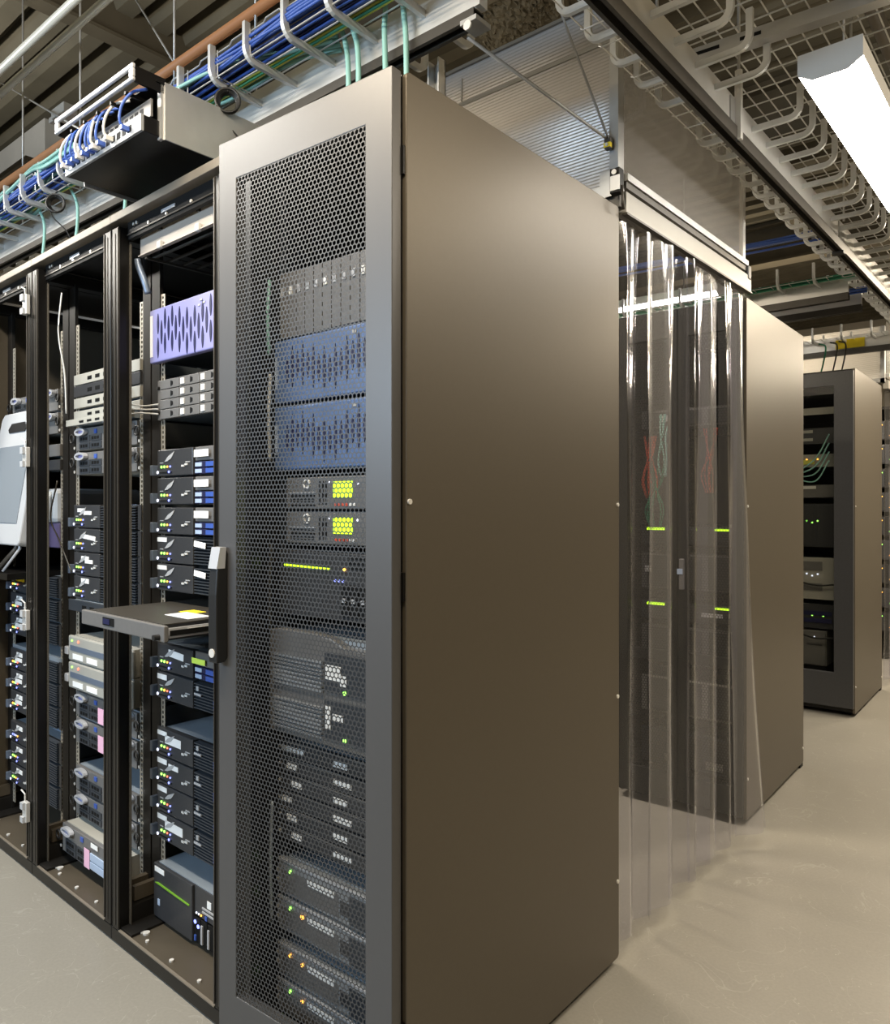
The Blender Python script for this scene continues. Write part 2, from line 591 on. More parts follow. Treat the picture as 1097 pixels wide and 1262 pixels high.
def frame_ring(q, x0, x1, z0, z1, a0, a1, c0, c1, y0, y1):
    """one-piece door leaf x0..x1, z0..z1 with an opening a0..a1, c0..c1"""
    o, i = [(x0, z0), (x1, z0), (x1, z1), (x0, z1)], [(a0, c0), (a1, c0), (a1, c1), (a0, c1)]
    vs = [(x, y, z) for y in (y0, y1) for x, z in o + i]
    fs = []
    for k in range(4):
        m_ = (k + 1) % 4
        fs += [(k, m_, 4 + m_, 4 + k), (8 + k, 12 + k, 12 + m_, 8 + m_), (k, 8 + k, 8 + m_, m_), (4 + k, 4 + m_, 12 + m_, 12 + k)]
    q.add(vs, fs)


# ------------------------------------------------------------------ tall closed cabinet in the middle
CABX, CABY = -1.094, 1.178
t = thing('equipment_cabinet', 'tall black cabinet with perforated door in the centre foreground', 'cabinet', (CABX, CABY, 0))
W, DP, ZT, ZB = 0.60, 0.956, 2.318, 0.020
o = MB()
rounded_panel(o, 0.0, DP, ZB, ZT, -0.014, 0.0)
o.build('side_panel', 'side_paint', t, bevel=0.002)
o = MB()
rounded_panel(o, 0.0, DP, ZB, ZT, -W, -W + 0.014)
o.build('side_panel', 'rack_inner', t, bevel=0.002)  # same paint as the right panel, darkened: shade put into its colour
pbox('top_panel', 'rack_black', t, -W + 0.014, -0.014, 0.0, DP - 0.002, ZT - 0.03, ZT - 0.004)
pbox('rear_panel', 'rack_inner', t, -W + 0.014, -0.014, DP - 0.03, DP - 0.004, 0.05, ZT - 0.03)
pbox('base_plate', 'rack_inner', t, -W + 0.014, -0.014, 0.0, DP - 0.03, 0.03, 0.055)
for x in (-W + 0.016, -0.046):
    for y in (0.006, DP - 0.07):
        pbox('post', 'rack_black', t, x, x + 0.03, y, y + 0.032, 0.055, ZT - 0.03)
for x in (-W + 0.05, -0.07):
    for y in (0.08, DP - 0.1):
        part('caster', 'c', lambda q: q.prism([(0.015 * math.cos(i * PI / 6), 0.015 + 0.015 * math.sin(i * PI / 6)) for i in range(12)], 'x', 0, 0.02), 'deep_black', t, (x, y, 0))
for x in (-0.3 - 0.2465, -0.3 + 0.2205):
    for y in (0.094, 0.74):
        part('mounting_rail', 'main', lambda q: rail_mesh(q, 0.08, 2.24), 'chassis_dark', t, (x, y, 0))
for y, z in ((0.008, 1.41), (DP - 0.012, 1.405), (DP - 0.012, 0.82), (DP - 0.012, 0.255)):
    screw(t, 0.0, y, z, 0.006, 'screw', 'x')
# the door hangs slightly ajar on its right-hand hinges
dr = D.objects.new('door', None)
COL.objects.link(dr)
dr.parent = t
dr.location = (-0.008, -0.036, 0)
dr.rotation_euler = (0, 0, R(2.8))
dz0, dz1, dw = 0.030, 2.317, 0.582
fr = MB()
frame_ring(fr, -dw, 0, dz0, dz1, -0.513, -0.076, 0.183, 2.214, 0, 0.03)
fr.build('door_frame', 'door_paint', dr, bevel=0.0025)
me = perf_mesh('perforated_sheet', 0.452, 2.052)
link('perforated_sheet', me, 'perf_paint', dr, (-0.522, 0.0012, 0.172))
hd = MB()
hp = [(-0.034, 1.010), (-0.008, 1.010), (0.0, 1.022), (0.0, 1.285), (-0.006, 1.295), (-0.020, 1.294), (-0.030, 1.26), (-0.036, 1.18), (-0.036, 1.09)]
hd.prism([(y, z) for y, z in hp], 'x', -0.578, -0.545)
hob = hd.build('door_handle', 'cable_black', dr, bevel=0.004, label='black swing handle with silver top')
MB().prism([(-0.010, 1.245), (-0.0345, 1.245), (-0.024, 1.298), (-0.006, 1.298)], 'x', -0.579, -0.544).build('handle_cap', 'silver', hob)
MB().disc(-0.5615, -0.0345, 1.035, 0.011, 0.003, 14).build('lock_cylinder', 'bolt_zinc', hob)
for z in (0.25, 1.2, 2.1):
    pbox('hinge', 'rack_black', dr, -0.006, 0.006, 0.03, 0.04, z, z + 0.06)


# ------------------------------------------------------------------ open racks on the left
RA = R(-1.5)
R0 = (-1.75, 1.1755)


def RW(x, y, z):
    return (R0[0] + x * math.cos(RA) - y * math.sin(RA), R0[1] + x * math.sin(RA) + y * math.cos(RA), z)


RD = 0.93
ZR = 2.322
MP = 0.135          # servers' face behind the rack's front


def open_rack(xc, label, left_panel=False, latches=False, w=0.655):
    t = thing('server_rack', label, 'rack', RW(xc, 0, 0), RA)
    h = w / 2
    for sx in (-1, 1):
        a, b2 = (-h + 0.004, -h + 0.05) if sx < 0 else (h - 0.05, h - 0.004)
        for y in (0.0, RD - 0.04):
            p = pbox('post', 'rack_black', t, a, b2, y, y + 0.036, 0.048, ZR - 0.03, bevel=0.003)
        # edge highlight of the post, put in as a paler strip, then its inner flange
        e = a if sx > 0 else b2 - 0.004
        pbox('post_highlight', 'strut_dark', t, e, e + 0.004, -0.003, 0.0, 0.06, ZR - 0.035)
        g = (a + b2) / 2
        pbox('post_groove', 'strut_dark', t, g - 0.0015, g + 0.0015, -0.0015, 0.0, 0.06, ZR - 0.05)
        x0 = -0.2687 if sx < 0 else 0.2427
        for y in (MP + 0.003, 0.74):
            part('mounting_rail', 'open', lambda q: rail_mesh(q, 0.09, 2.10), 'zinc_rail', t, (x0, y, 0))
        c0, c1 = (-0.3225, -0.2705) if sx < 0 else (0.2705, 0.3225)
        pbox('cable_channel', 'rack_inner', t, c0, c1, MP, MP + 0.012, 0.06, ZR - 0.06)
        # rows of square holes show on the inner flange of the front posts
        fl = -h + 0.054 if sx < 0 else h - 0.058
        part('post_flange', 'f', lambda q: rail_mesh(q, 0.06, 2.24, 0.02), 'base_plate', t, (fl - 0.01, 0.034, 0))
        pbox('side_rail', 'rack_inner', t, a, b2, 0.036, RD - 0.04, ZR - 0.07, ZR - 0.03)
        pbox('side_rail', 'rack_inner', t, a, b2, 0.036, RD - 0.04, 0.05, 0.11)
        pbox('slide_rail', 'base_plate', t, a + 0.01, a + 0.03, 0.06, RD - 0.1, 0.115, 0.16)
    pbox('top_beam', 'beige_lit_trim', t, -h, h, -0.004, 0.05, ZR - 0.012, ZR + 0.014, bevel=0.002)  # black beam; the light grazing it is put into the beige colour
    hdr = pbox('header', 'deep_black', t, -h + 0.05, h - 0.05, 0.03, 0.045, ZR - 0.067, ZR - 0.012)
    pbox('header_lip', 'strut_dark', hdr, 0, w - 0.1, -0.004, 0.0, 0.012, 0.016)
    for x in (-0.235, -0.215, -0.14, -0.03, 0.11, 0.235):
        screw(hdr, x + h - 0.05, 0.0, 0.040 if abs(x) > 0.2 else 0.022, 0.005, 'bolt')
    pbox('rating_plate', 'silver', hdr, w / 2 - 0.11, w / 2 - 0.03, -0.003, 0, 0.030, 0.040)
    pbox('top_beam', 'rack_inner', t, -h, h, RD - 0.05, RD, ZR - 0.06, ZR)
    pbox('roof_panel', 'rack_inner', t, -h + 0.004, h - 0.004, 0.052, RD - 0.05, ZR - 0.008, ZR)
    pbox('sill', 'rack_black', t, -h, h, 0.0, 0.03, 0.004, 0.048, bevel=0.003)
    pbox('sill_edge', 'beige_lit_trim', t, -h + 0.05, h - 0.05, -0.002, 0.006, 0.048, 0.052)
    pbox('base_plate', 'base_plate', t, -h + 0.05, h - 0.05, 0.006, RD - 0.05, 0.044, 0.05)
    pbox('corner_plate', 'rack_inner', t, -h + 0.05, -h + 0.12, 0.008, 0.32, 0.05, 0.058)
    for x, y, r in ((-0.215, 0.045, 0.011), (-0.195, 0.05, 0.011), (-0.15, 0.03, 0.006), (0.0, 0.028, 0.007), (0.15, 0.03, 0.006), (0.225, 0.045, 0.011)):
        screw(t, x, y, 0.05, r, 'bolt', 'z')
    pbox('rear_panel', 'deep_black', t, -h + 0.01, h - 0.01, RD, RD + 0.012, 0.03, ZR - 0.01)  # black sheet added to keep the inside of the rack dark
    for x in (-h + 0.06, h - 0.1):
        for y in (0.1, RD - 0.14):
            pbox('levelling_foot', 'deep_black', t, x, x + 0.04, y, y + 0.04, 0, 0.046)
    if left_panel:
        pbox('side_panel', 'side_paint', t, -h - 0.012, -h, 0.02, RD, 0.03, ZR - 0.02)
    if latches:
        for z in (2.13, 1.55, 0.93, 0.20):
            l = pbox('latch', 'galv_bright', t, h - 0.049, h - 0.012, -0.018, -0.002, z, z + 0.075, bevel=0.002)
            pbox('latch_cap', 'white_plastic', l, 0.004, 0.03, -0.010, 0.0, 0.0, 0.022)
            pbox('latch_cap', 'white_plastic', l, 0.004, 0.03, -0.010, 0.0, 0.05, 0.075)
            l2 = MB().tube([(0.006, 0.008, 0.07), (0.006, 0.008, 0.10), (-0.02, 0.004, 0.112)], 0.003, 6).build('latch_hook', 'bolt_zinc', l)
    return t


XA, XB, XC = -0.3375, -0.9825, -1.6375
open_rack(-0.3275, 'open black rack beside the tall cabinet, with the pulled-out drawer')
open_rack(XB, 'middle open black rack of the row, holding two silver desktop units')
open_rack(XC, 'open black rack at the left picture edge with white latches', True, True)


# ------------------------------------------------------------------ servers
def led(parent, x, y, z, mat, s=0.004):
    return part('led', ('l', s), lambda q: q.disc(0, 0, 0, s, 0.002, 8), mat, parent, (x, y, z))


def sticker(parent, x0, z0, w, h, mat='sticker_white', y=-0.001, tilt=0.0):
    o = pbox('sticker', mat, parent, x0, x0 + w, y - 0.0012, y, z0, z0 + h)
    o.rotation_euler = (0, R(tilt), 0)
    return o


def swoosh(q):
    q.add([(0, 0, 0), (0.012, 0, 0.018), (0.034, 0, 0.034), (0.028, 0, 0.020), (0.022, 0, 0.010), (0.010, 0, 0.002),
           (0, 0.003, 0), (0.012, 0.003, 0.018), (0.034, 0.003, 0.034), (0.028, 0.003, 0.020), (0.022, 0.003, 0.010), (0.010, 0.003, 0.002)],
          [(0, 5, 4, 3, 2, 1), (6, 7, 8, 9, 10, 11)] + [(i, (i + 1) % 6, 6 + (i + 1) % 6, 6 + i) for i in range(6)])


def server_2u(xc, z, label, group, variant, stickers=(), rack=None, h=0.086, leds=('led_green', 'led_green', 'led_amber', 'led_blue'), off=0.0):
    """black two-unit server: gloss bezel with LEDs left, drive carriers or louvres right"""
    loc = rack(xc, MP - off, z) if rack else (xc, 0, z)
    t = (rthing if rack is RW else thing)('rack_server', label, 'server', loc, RA if rack is RW else 0, group)
    c = pbox('chassis', 'chassis_steel', t, -0.217, 0.217, 0.012, 0.68, 0.001, h - 0.002)
    bz = pbox('bezel', 'bezel_dark', t, -0.232, -0.032, -0.012, 0.014, 0.001, h - 0.002, bevel=0.003)
    y = -0.0135
    ox, oz = 0.232, -0.001
    em = part('emblem', 's', swoosh, 'print_grey', bz, (0.045, -0.0025, 0.046))
    em.scale = (1.7, 1, 0.95)
    for i, m in enumerate(leds):
        led(bz, 0.026 + 0.017 * i, -0.0005, 0.030, m, 0.0042 if i < 2 else 0.0032)
    pbox('disc_slot', 'deep_black', bz, 0.012, 0.085, -0.002, 0.0, 0.010, 0.014)
    led(bz, 0.072, -0.002, 0.013, 'led_blue', 0.004)
    led(bz, 0.004, -0.001, 0.013, 'led_white', 0.005)
    for i in range(2):
        pbox('usb_port', 'cable_white', bz, 0.142 + 0.018 * i, 0.156 + 0.018 * i, -0.003, 0.0, 0.027 + 0.004 * i, 0.033 + 0.004 * i)
    pbox('badge', 'print_grey', bz, 0.163, 0.187, -0.002, 0.0, 0.040, 0.043)
    pbox('badge', 'print_grey', bz, 0.016, 0.036, -0.0015, 0.0, 0.042, 0.0445)
    pbox('lid_label', 'pale_blue', t, 0.02, 0.10, 0.06, 0.12, h - 0.002, h - 0.0012)
    pbox('ear_handle', 'ear_blue', t, -0.262, -0.247, -0.022, 0.004, 0.004, 0.038, bevel=0.002)
    pbox('flange', 'bezel_dark', t, -0.247, -0.232, -0.003, 0.0, 0.001, h - 0.002)
    pbox('flange', 'bezel_dark', t, 0.220, 0.2415, -0.003, 0.0, 0.001, h - 0.002)
    if variant == 'drives':
        pbox('filler_panel', 'bezel_grey', t, -0.028, 0.218, -0.006, 0.014, 0.044, h - 0.002, bevel=0.002)
        for i in range(2):
            for j in range(2):
                d = pbox('drive_carrier', 'slot_navy', t, -0.026 + 0.123 * i, 0.094 + 0.123 * i, -0.008, 0.012, 0.003 + 0.020 * j, 0.021 + 0.020 * j, bevel=0.001)
                pbox('release_tab', 'pale_blue', d, 0.004, 0.038, -0.002, 0, 0.003, 0.015)
                pbox('drive_handle', 'blue_plastic', d, 0.062, 0.112, -0.004, 0, 0.002, 0.016)
    else:
        n = 9
        for i in range(n):
            part('louver', ('lv', h), lambda q: q.prism([(-0.010, 0.0), (0.012, 0.004), (0.012, 0.006), (-0.010, 0.0035)], 'x', 0, 0.245), 'louver_dark', t, (-0.028, 0, 0.004 + i * (h - 0.006) / n))
        pbox('bay_back', 'deep_black', t, -0.03, 0.218, 0.008, 0.0125, 0.001, h - 0.002)
        pbox('release_tab', 'blue_plastic', t, 0.078, 0.094, -0.014, -0.004, 0.018, 0.046)
        if variant == 'louver_arm':
            pbox('latch_arm', 'silver', t, -0.024, 0.012, -0.013, -0.009, 0.046, 0.052)
            pbox('latch_badge', 'print_grey', t, -0.012, 0.0, -0.013, -0.009, 0.060, 0.074)
    for s in stickers:
        x0, z0, w, hh = s[:4]
        st = sticker(t, x0, z0, w, hh, s[4] if len(s) > 4 else 'sticker_white', -0.0125 if x0 < -0.034 else -0.0145, s[5] if len(s) > 5 else 0)
    return t


RKA = 'in the open rack beside the tall cabinet'
# five servers under the drive array
zA = [1.497, 1.405, 1.309, 1.2165, 1.126]
labA = ['first black server under the grey drive array, two blue drives and a blank label',
        'second black server under the grey drive array, with two blue drives',
        'third black server under the grey drive array, with two blue drives',
        'fourth black server under the grey drive array, with a louvred grille',
        'fifth black server under the grey drive array, just above the drawer']
for i in range(5):
    st = [(-0.02, 0.055, 0.075, 0.022)]
    if i >= 3:
        st = [(-0.02, 0.060, 0.06, 0.018, 'sticker_white', 6), (-0.230, 0.068, 0.055, 0.014)]
    server_2u(XA, zA[i], labA[i], 'two-unit servers in the open racks', 'drives' if i < 3 else 'louver', st, RW, 0.089)
# two below the drawer, four under the gap
server_2u(XA, 0.865, 'black server directly below the drawer, with a lime green sticker', 'two-unit servers in the open racks', 'drives',
          [(-0.165, 0.052, 0.085, 0.022, 'sticker_white', 4), (-0.035, 0.050, 0.07, 0.017, 'sticker_lime')], RW, 0.089, off=0.0)
server_2u(XA, 0.772, 'second black server below the drawer, above the dark gap', 'two-unit servers in the open racks', 'louver_arm',
          [(-0.230, 0.064, 0.055, 0.017)], RW, 0.089, ('led_green', 'led_amber', 'led_red', 'led_blue'))
for i, (z, st, lb) in enumerate([
    (0.588, [(-0.230, 0.066, 0.055, 0.014), (-0.185, 0.044, 0.09, 0.026)], 'black server with a blue-lit lid, topmost of four stacked below the gap'),
    (0.496, [(-0.230, 0.066, 0.055, 0.016), (-0.165, 0.058, 0.055, 0.016)], 'second of four stacked black servers below the gap, two white labels'),
    (0.405, [(-0.230, 0.066, 0.055, 0.016)], 'third of four stacked black servers below the gap, one white label'),
    (0.313, [(-0.230, 0.066, 0.055, 0.016), (-0.185, 0.042, 0.10, 0.028)], 'lowest of four stacked black servers, above the green-striped server')]):
    server_2u(XA, z, lb, 'two-unit servers in the open racks', 'louver_arm', st, RW, 0.089, ('led_green', 'led_green', 'led_red', 'led_blue'))

# violet array with wavy slots
t = rthing('disk_array', 'violet-blue array with wavy slots near the top of the open rack', 'disk array', RW(XA, MP - 0.005, 1.868), RA)
pbox('chassis', 'chassis_dark', t, -0.217, 0.217, 0.0, 0.6, 0.004, 0.168)
bz = pbox('bezel', 'violet', t, -0.25, 0.25, -0.024, 0.0, 0.0, 0.174, bevel=0.004)


def lens(hh, w=0.0105):
    def fn(q):
        pts = []
        for k in range(9):
            a = -1 + 2 * k / 8
            pts.append((w / 2 * math.cos(a * PI / 2) ** 0.8, hh / 2 * a))
        pts += [(-x, z) for x, z in pts[-2:0:-1]]
        q.prism(pts, 'y', -0.002, 0.002)
    return fn


for i in range(21):
    x = 0.052 + i * 0.0205
    mid = 0.087 + (0.012 * math.sin(i * 0.5))
    if i % 2 == 0:
        for k, (zz, hh) in enumerate(((mid + 0.036, 0.066), (mid - 0.042, 0.066))):
            part('slot', ('lens', hh), lens(hh), 'slot_navy', bz, (x, 0, zz))
    else:
        part('slot', ('lens', 0.078), lens(0.078), 'slot_navy', bz, (x, 0, mid))
pbox('name_strip', 'sticker_white', bz, 0.006, 0.020, -0.002, 0, 0.02, 0.155)
for x, z in ((0.285, 0.152), (0.30, 0.142), (0.275, 0.138)):
    pbox('badge', 'print_grey', bz, x, x + 0.012, -0.002, 0, z, z + 0.006)

# grey drive array, drives in rows of four
t = rthing('drive_array', 'grey drive array with four rows of drives below the violet array', 'disk array', RW(XA, MP, 1.683), RA)
pbox('chassis', 'chassis_dark', t, -0.217, 0.217, 0.004, 0.55, 0.0, 0.130)
pbox('ear_handle', 'bezel_grey', t, -0.2415, -0.222, -0.006, 0.004, 0.0, 0.131, bevel=0.002)
pbox('ear_handle', 'bezel_grey', t, 0.222, 0.2415, -0.006, 0.004, 0.0, 0.131, bevel=0.002)
for r_ in range(4):
    for c_ in range(4):
        x0 = -0.219 + c_ * 0.1095
        d = pbox('drive_carrier', 'bezel_grey', t, x0, x0 + 0.1065, -0.010, 0.004, 0.002 + r_ * 0.0322, 0.032 + r_ * 0.0322, bevel=0.0015)
        if c_:
            pbox('release_tab', 'sticker_white', d, 0.012, 0.030, -0.003, 0, 0.006, 0.024)
        part('finger_hole', 'fh', lambda q: q.prism([(0.0, 0.006), (0.012, 0.010), (0.012, 0.020), (0.0, 0.024)], 'y', -0.0015, 0), 'deep_black', d, (0.062, 0, 0))
for z in (0.025, 0.105):
    part('thumb_screw', 'ts', lambda q: q.disc(0, 0, 0, 0.006, 0.008, 10), 'cable_black', t, (-0.232, -0.006, z))

# large black server with the green stripe
t = rthing('rack_server', 'large black server with a green light strip at the rack bottom', 'server', RW(XA, MP - 0.01, 0.062), RA)
hh = 0.176
pbox('chassis', 'chassis_steel', t, -0.217, 0.217, 0.012, 0.70, 0.001, hh - 0.002)
bz = pbox('bezel', 'bezel_dark', t, -0.232, -0.015, -0.016, 0.014, 0.001, hh - 0.002, bevel=0.003)
MB().prism([(0.012, 0.112), (0.030, 0.117), (0.205, 0.110), (0.205, 0.106)], 'y', -0.003, 0).build('light_strip', 'stripe_green', bz)
pbox('lid', 'chassis_steel', t, -0.217, 0.217, -0.004, 0.70, hh - 0.002, hh + 0.001)
sticker(t, -0.222, 0.150, 0.055, 0.016, 'sticker_white', -0.0165)
sticker(t, -0.205, 0.045, 0.013, 0.02, 'pale_blue', -0.0165)
pbox('front_panel', 'bezel_dark', t, -0.012, 0.232, -0.008, 0.014, 0.085, hh - 0.002, bevel=0.002)
for k in range(2):
    pbox('vent_slot', 'print_grey', t, 0.03, 0.14, -0.0105, -0.008, 0.105 + 0.012 * k, 0.110 + 0.012 * k)
sticker(t, 0.055, 0.128, 0.02, 0.022, 'sticker_white', -0.0085)
for k in range(7):
    d = pbox('drive_carrier', 'deep_black', t, -0.010 + 0.034 * k, 0.021 + 0.034 * k, -0.010, 0.014, 0.006, 0.080, bevel=0.001)
    pbox('drive_handle', 'silver' if k else 'blue_plastic', d, 0.004, 0.012, -0.004, 0, 0.004, 0.06 if k else 0.02)
for k, m_ in enumerate(('led_white', 'led_white', 'led_amber')):
    led(t, 0.0 + 0.012 * k, -0.0085, 0.094, m_, 0.003)
pbox('usb_port', 'blue_plastic', t, 0.045, 0.055, -0.011, -0.008, 0.088, 0.1)
led(t, -0.004, -0.0105, 0.066, 'led_blue', 0.006)
led(t, 0.012, -0.0105, 0.056, 'led_blue', 0.006)
for z in range(3):
    pbox('top_label', 'sticker_white', t, -0.16 + 0.1 * z, -0.08 + 0.1 * z, 0.10 + 0.05 * z, 0.16 + 0.05 * z, hh + 0.001, hh + 0.0018)

# pulled-out console drawer
t = thing('console_drawer', 'flat black console drawer pulled out of the rack beside the cabinet', 'drawer', RW(-0.33, -0.115, 1.044), RA)
bd = pbox('tray', 'bezel_dark', t, -0.212, 0.222, 0.002, 0.45, 0.0, 0.042)
lid = pbox('lid', 'strut_dark', t, -0.216, 0.226, 0.0, 0.45, 0.042, 0.045)
fp = pbox('front_panel', 'bezel_grey', t, -0.250, 0.246, -0.012, 0.002, 0.0, 0.043, bevel=0.003)
pbox('latch_recess', 'deep_black', fp, 0.145, 0.215, -0.0015, 0, 0.012, 0.035)
pbox('latch', 'slot_navy', fp, 0.150, 0.190, -0.003, 0, 0.016, 0.031)
part('knob', 'kn', lambda q: q.disc(0, 0, 0, 0.008, 0.016, 12), 'cable_black', t, (0.22, -0.012, 0.012))
part('knob', 'kn', lambda q: q.disc(0, 0, 0, 0.008, 0.016, 12), 'cable_black', t, (-0.21, 0.05, 0.012))
pbox('sticker', 'sticker_yellow', t, 0.03, 0.10, 0.15, 0.20, 0.045, 0.0458)
pbox('sticker', 'sticker_white', t, 0.06, 0.19, 0.09, 0.16, 0.045, 0.0462)
sl = pbox('slide_rail', 'silver', t, 0.226, 0.236, 0.01, 0.5, 0.008, 0.034)
pbox('slide_inner', 'deep_black', sl, 0.010, 0.013, 0.0, 0.48, 0.006, 0.02)
pbox('sticker', 'sticker_white', t, 0.2365, 0.2375, 0.06, 0.14, 0.014, 0.03)
pbox('slide_rail', 'silver', t, -0.222, -0.212, 0.01, 0.5, 0.008, 0.034)

# wide blank panel with clips at the top of the rack, cable comb beneath
t = thing('cable_manager', 'beige blank panel with a black wire rack at the top of the open rack', 'panel', RW(-0.3275, 0.058, 2.12), RA)
pbox('blank_panel', 'blank_panel', t, -0.250, 0.27, 0.0, 0.006, 0.080, 0.172)
pbox('blank_lip', 'blank_panel', t, -0.250, 0.27, -0.008, 0.0, 0.080, 0.083)
for x in (-0.12, 0.10):
    pbox('clip', 'cable_white', t, x, x + 0.02, -0.014, 0.0, 0.076, 0.098, bevel=0.003)
    pbox('clip', 'strut_dark', t, x, x + 0.012, -0.008, 0.0, 0.135, 0.155)
for k in range(9):
    part('rung', 'r', lambda q: q.box(-0.24, 0.26, -0.004, 0.004, -0.003, 0.003), 'strut_dark', t, (0, 0.03 + k * 0.05, 0.078))
for x in (-0.22, 0.24):
    pbox('runner', 'strut_dark', t, x, x + 0.01, 0.0, 0.5, 0.068, 0.075)

cable('flexible_conduit', [RW(-0.605, 0.062, 2.20), RW(-0.60, 0.065, 2.175), RW(-0.585, 0.075, 2.13), RW(-0.58, 0.085, 2.09)], 0.011, 'ear_blue', 'short grey flexible conduit hanging below the beige blank panel', 'conduit', sides=10)
tb = thing('cable_coil', 'heap of teal patch cables lying on the violet array', 'cable', RW(XA + 0.06, MP + 0.08, 2.05), RA)
for k in range(6):
    cable('cable', [(-0.12, 0.02 * k, 0.004 + 0.008 * k), (-0.03, 0.01 + 0.02 * k, 0.006 + 0.010 * k), (0.08, 0.015 * k, 0.004 + 0.009 * k), (0.2, 0.02 * k, 0.01 + 0.008 * k)], 0.0045, 'cable_teal', parent=tb)


def server_handle(xc, z, label, group, h=0.086, lid='chassis_steel', stick=None, off=0.0, depth=0.6, side='both'):
    """grey server with oval silver pull handles, drive bays and thumb-screw loops"""
    t = rthing('rack_server', label, 'server', RW(xc, MP - off, z), RA, group)
    pbox('chassis', lid, t, -0.217, 0.217, 0.006, depth, 0.001, h - 0.001)
    f = pbox('front_panel', 'bezel_grey', t, -0.222, 0.222, -0.008, 0.006, 0.002, h - 0.003, bevel=0.002)
    for i in range(2):
        for j in range(2):
            d = pbox('drive_carrier', 'louver_dark', t, -0.19 + 0.088 * i, -0.108 + 0.088 * i, -0.012, -0.006, 0.006 + 0.027 * j, 0.030 + 0.027 * j, bevel=0.001)
            for k in range(3):
                pbox('finger_slot', 'deep_black', d, 0.012 + 0.02 * k, 0.026 + 0.02 * k, -0.001, 0.0, 0.006, 0.017)
    for j in range(2):
        pbox('disc_drive', 'pale_blue', t, 0.0, 0.12, -0.012, -0.006, 0.008 + 0.030 * j, 0.034 + 0.030 * j, bevel=0.001)
    for x0 in (-0.20, 0.135):
        ring = []
        for k in range(20):
            a = 2 * PI * k / 20
            ring.append((x0 + 0.038 + 0.034 * math.cos(a) * (1.0 if abs(math.cos(a)) > 0.3 else 1.0), -0.018, h - 0.018 + 0.011 * math.sin(a)))
        hb = MB().sweep(ring, [(-0.004, -0.008), (0.004, -0.008), (0.004, 0.008), (-0.004, 0.008)], (0, 1, 0), True).build('pull_handle', 'silver', t, smooth=False)
        part('handle_inset', 'hi', lambda q: q.prism([(0.026 * math.cos(i * PI / 8), 0.008 * math.sin(i * PI / 8)) for i in range(16)], 'y', -0.004, 0), 'violet', hb, (x0 + 0.038, -0.012, h - 0.018))
    for x0 in (-0.238, 0.236):
        lp = [(x0 + 0.016 * math.cos(2 * PI * k / 14), -0.016, h * 0.55 + 0.016 * math.sin(2 * PI * k / 14)) for k in range(14)]
        MB().tube(lp, 0.0035, 6, True, (0, 1, 0)).build('pull_loop', 'cable_black', t, smooth=True)
        led(t, x0, -0.006, 0.014, 'bolt_zinc', 0.006)
    pbox('led_panel', 'blue_plastic', t, -0.075, -0.055, -0.011, -0.008, h - 0.028, h - 0.012)
    pbox('sticker', 'sticker_white', t, 0.01, 0.06, -0.0135, -0.0122, h - 0.022, h - 0.006)
    if stick:
        pbox('sticker', stick, t, -0.04, 0.0, -0.0135, -0.0122, 0.004, h * 0.65)
    return t


def slim_unit(xc, z, label, group, h=0.040, face='cream', xl=-0.2415, off=0.0, depth=0.4, leds=0, st=(), rack=RW, cat='server', name='slim_unit'):
    t = rthing(name, label, cat, rack(xc, MP - off, z) if rack else (xc, off, z), RA if rack else 0, group)
    pbox('chassis', 'chassis_steel', t, -0.217, 0.217, 0.004, depth, 0.001, h - 0.001)
    pbox('front_panel', face, t, xl, 0.2415, -0.008, 0.004, 0.001, h - 0.001, bevel=0.0015)
    for k in range(5):
        pbox('port', 'deep_black', t, -0.13 + 0.06 * k, -0.098 + 0.06 * k, -0.0092, -0.007, h * 0.3, h * 0.62)
    for k in range(leds):
        led(t, -0.18 + 0.012 * k, -0.008, h * 0.7, 'led_green', 0.003)
    for s in st:
        pbox('sticker', s[4] if len(s) > 4 else 'sticker_white', t, s[0], s[0] + s[2], -0.0105, -0.0094, s[1], s[1] + s[3])
    return t


G1 = 'slim units in the middle open rack'
slim_unit(XB, 1.863, 'topmost cream slim unit in the middle open rack', G1, 0.042)
slim_unit(XB, 1.818, 'black slim panel between cream units in the middle open rack', G1, 0.044, 'bezel_dark')
slim_unit(XB, 1.774, 'cream slim unit directly below the black slim panel', G1, 0.040)
slim_unit(XB, 1.733, 'second cream slim unit below the black slim panel', G1, 0.032)
slim_unit(XB, 1.703, 'lowest cream slim unit, sticking out above the handled servers', G1, 0.026, off=0.03)
G2 = 'servers with oval pull handles'
server_handle(XB, 1.610, 'upper handled server below the cream slim units, middle rack', G2, 0.088, 'cream')
server_handle(XB, 1.518, 'lower handled server below the cream slim units, middle rack', G2, 0.088, 'cream')
for i, (z, st) in enumerate([(1.318, [(-0.20, 0.060, 0.06, 0.014), (-0.15, 0.050, 0.06, 0.014)]), (1.228, [(-0.16, 0.052, 0.10, 0.016, 'sticker_white', 5)]),
                             (1.138, [(-0.17, 0.060, 0.06, 0.014), (-0.14, 0.048, 0.06, 0.014)]), (1.048, [(-0.17, 0.062, 0.06, 0.018)])]):
    server_2u(XB, z, ['first', 'second', 'third', 'fourth'][i] + ' of four black servers stacked in the middle rack, counted from above',
              'two-unit servers in the open racks', 'louver', st, RW, 0.089)
t = slim_unit(XB, 1.002, 'dark grey slim blank panel under four black servers', G1, 0.044, 'louver_dark', off=0.02)


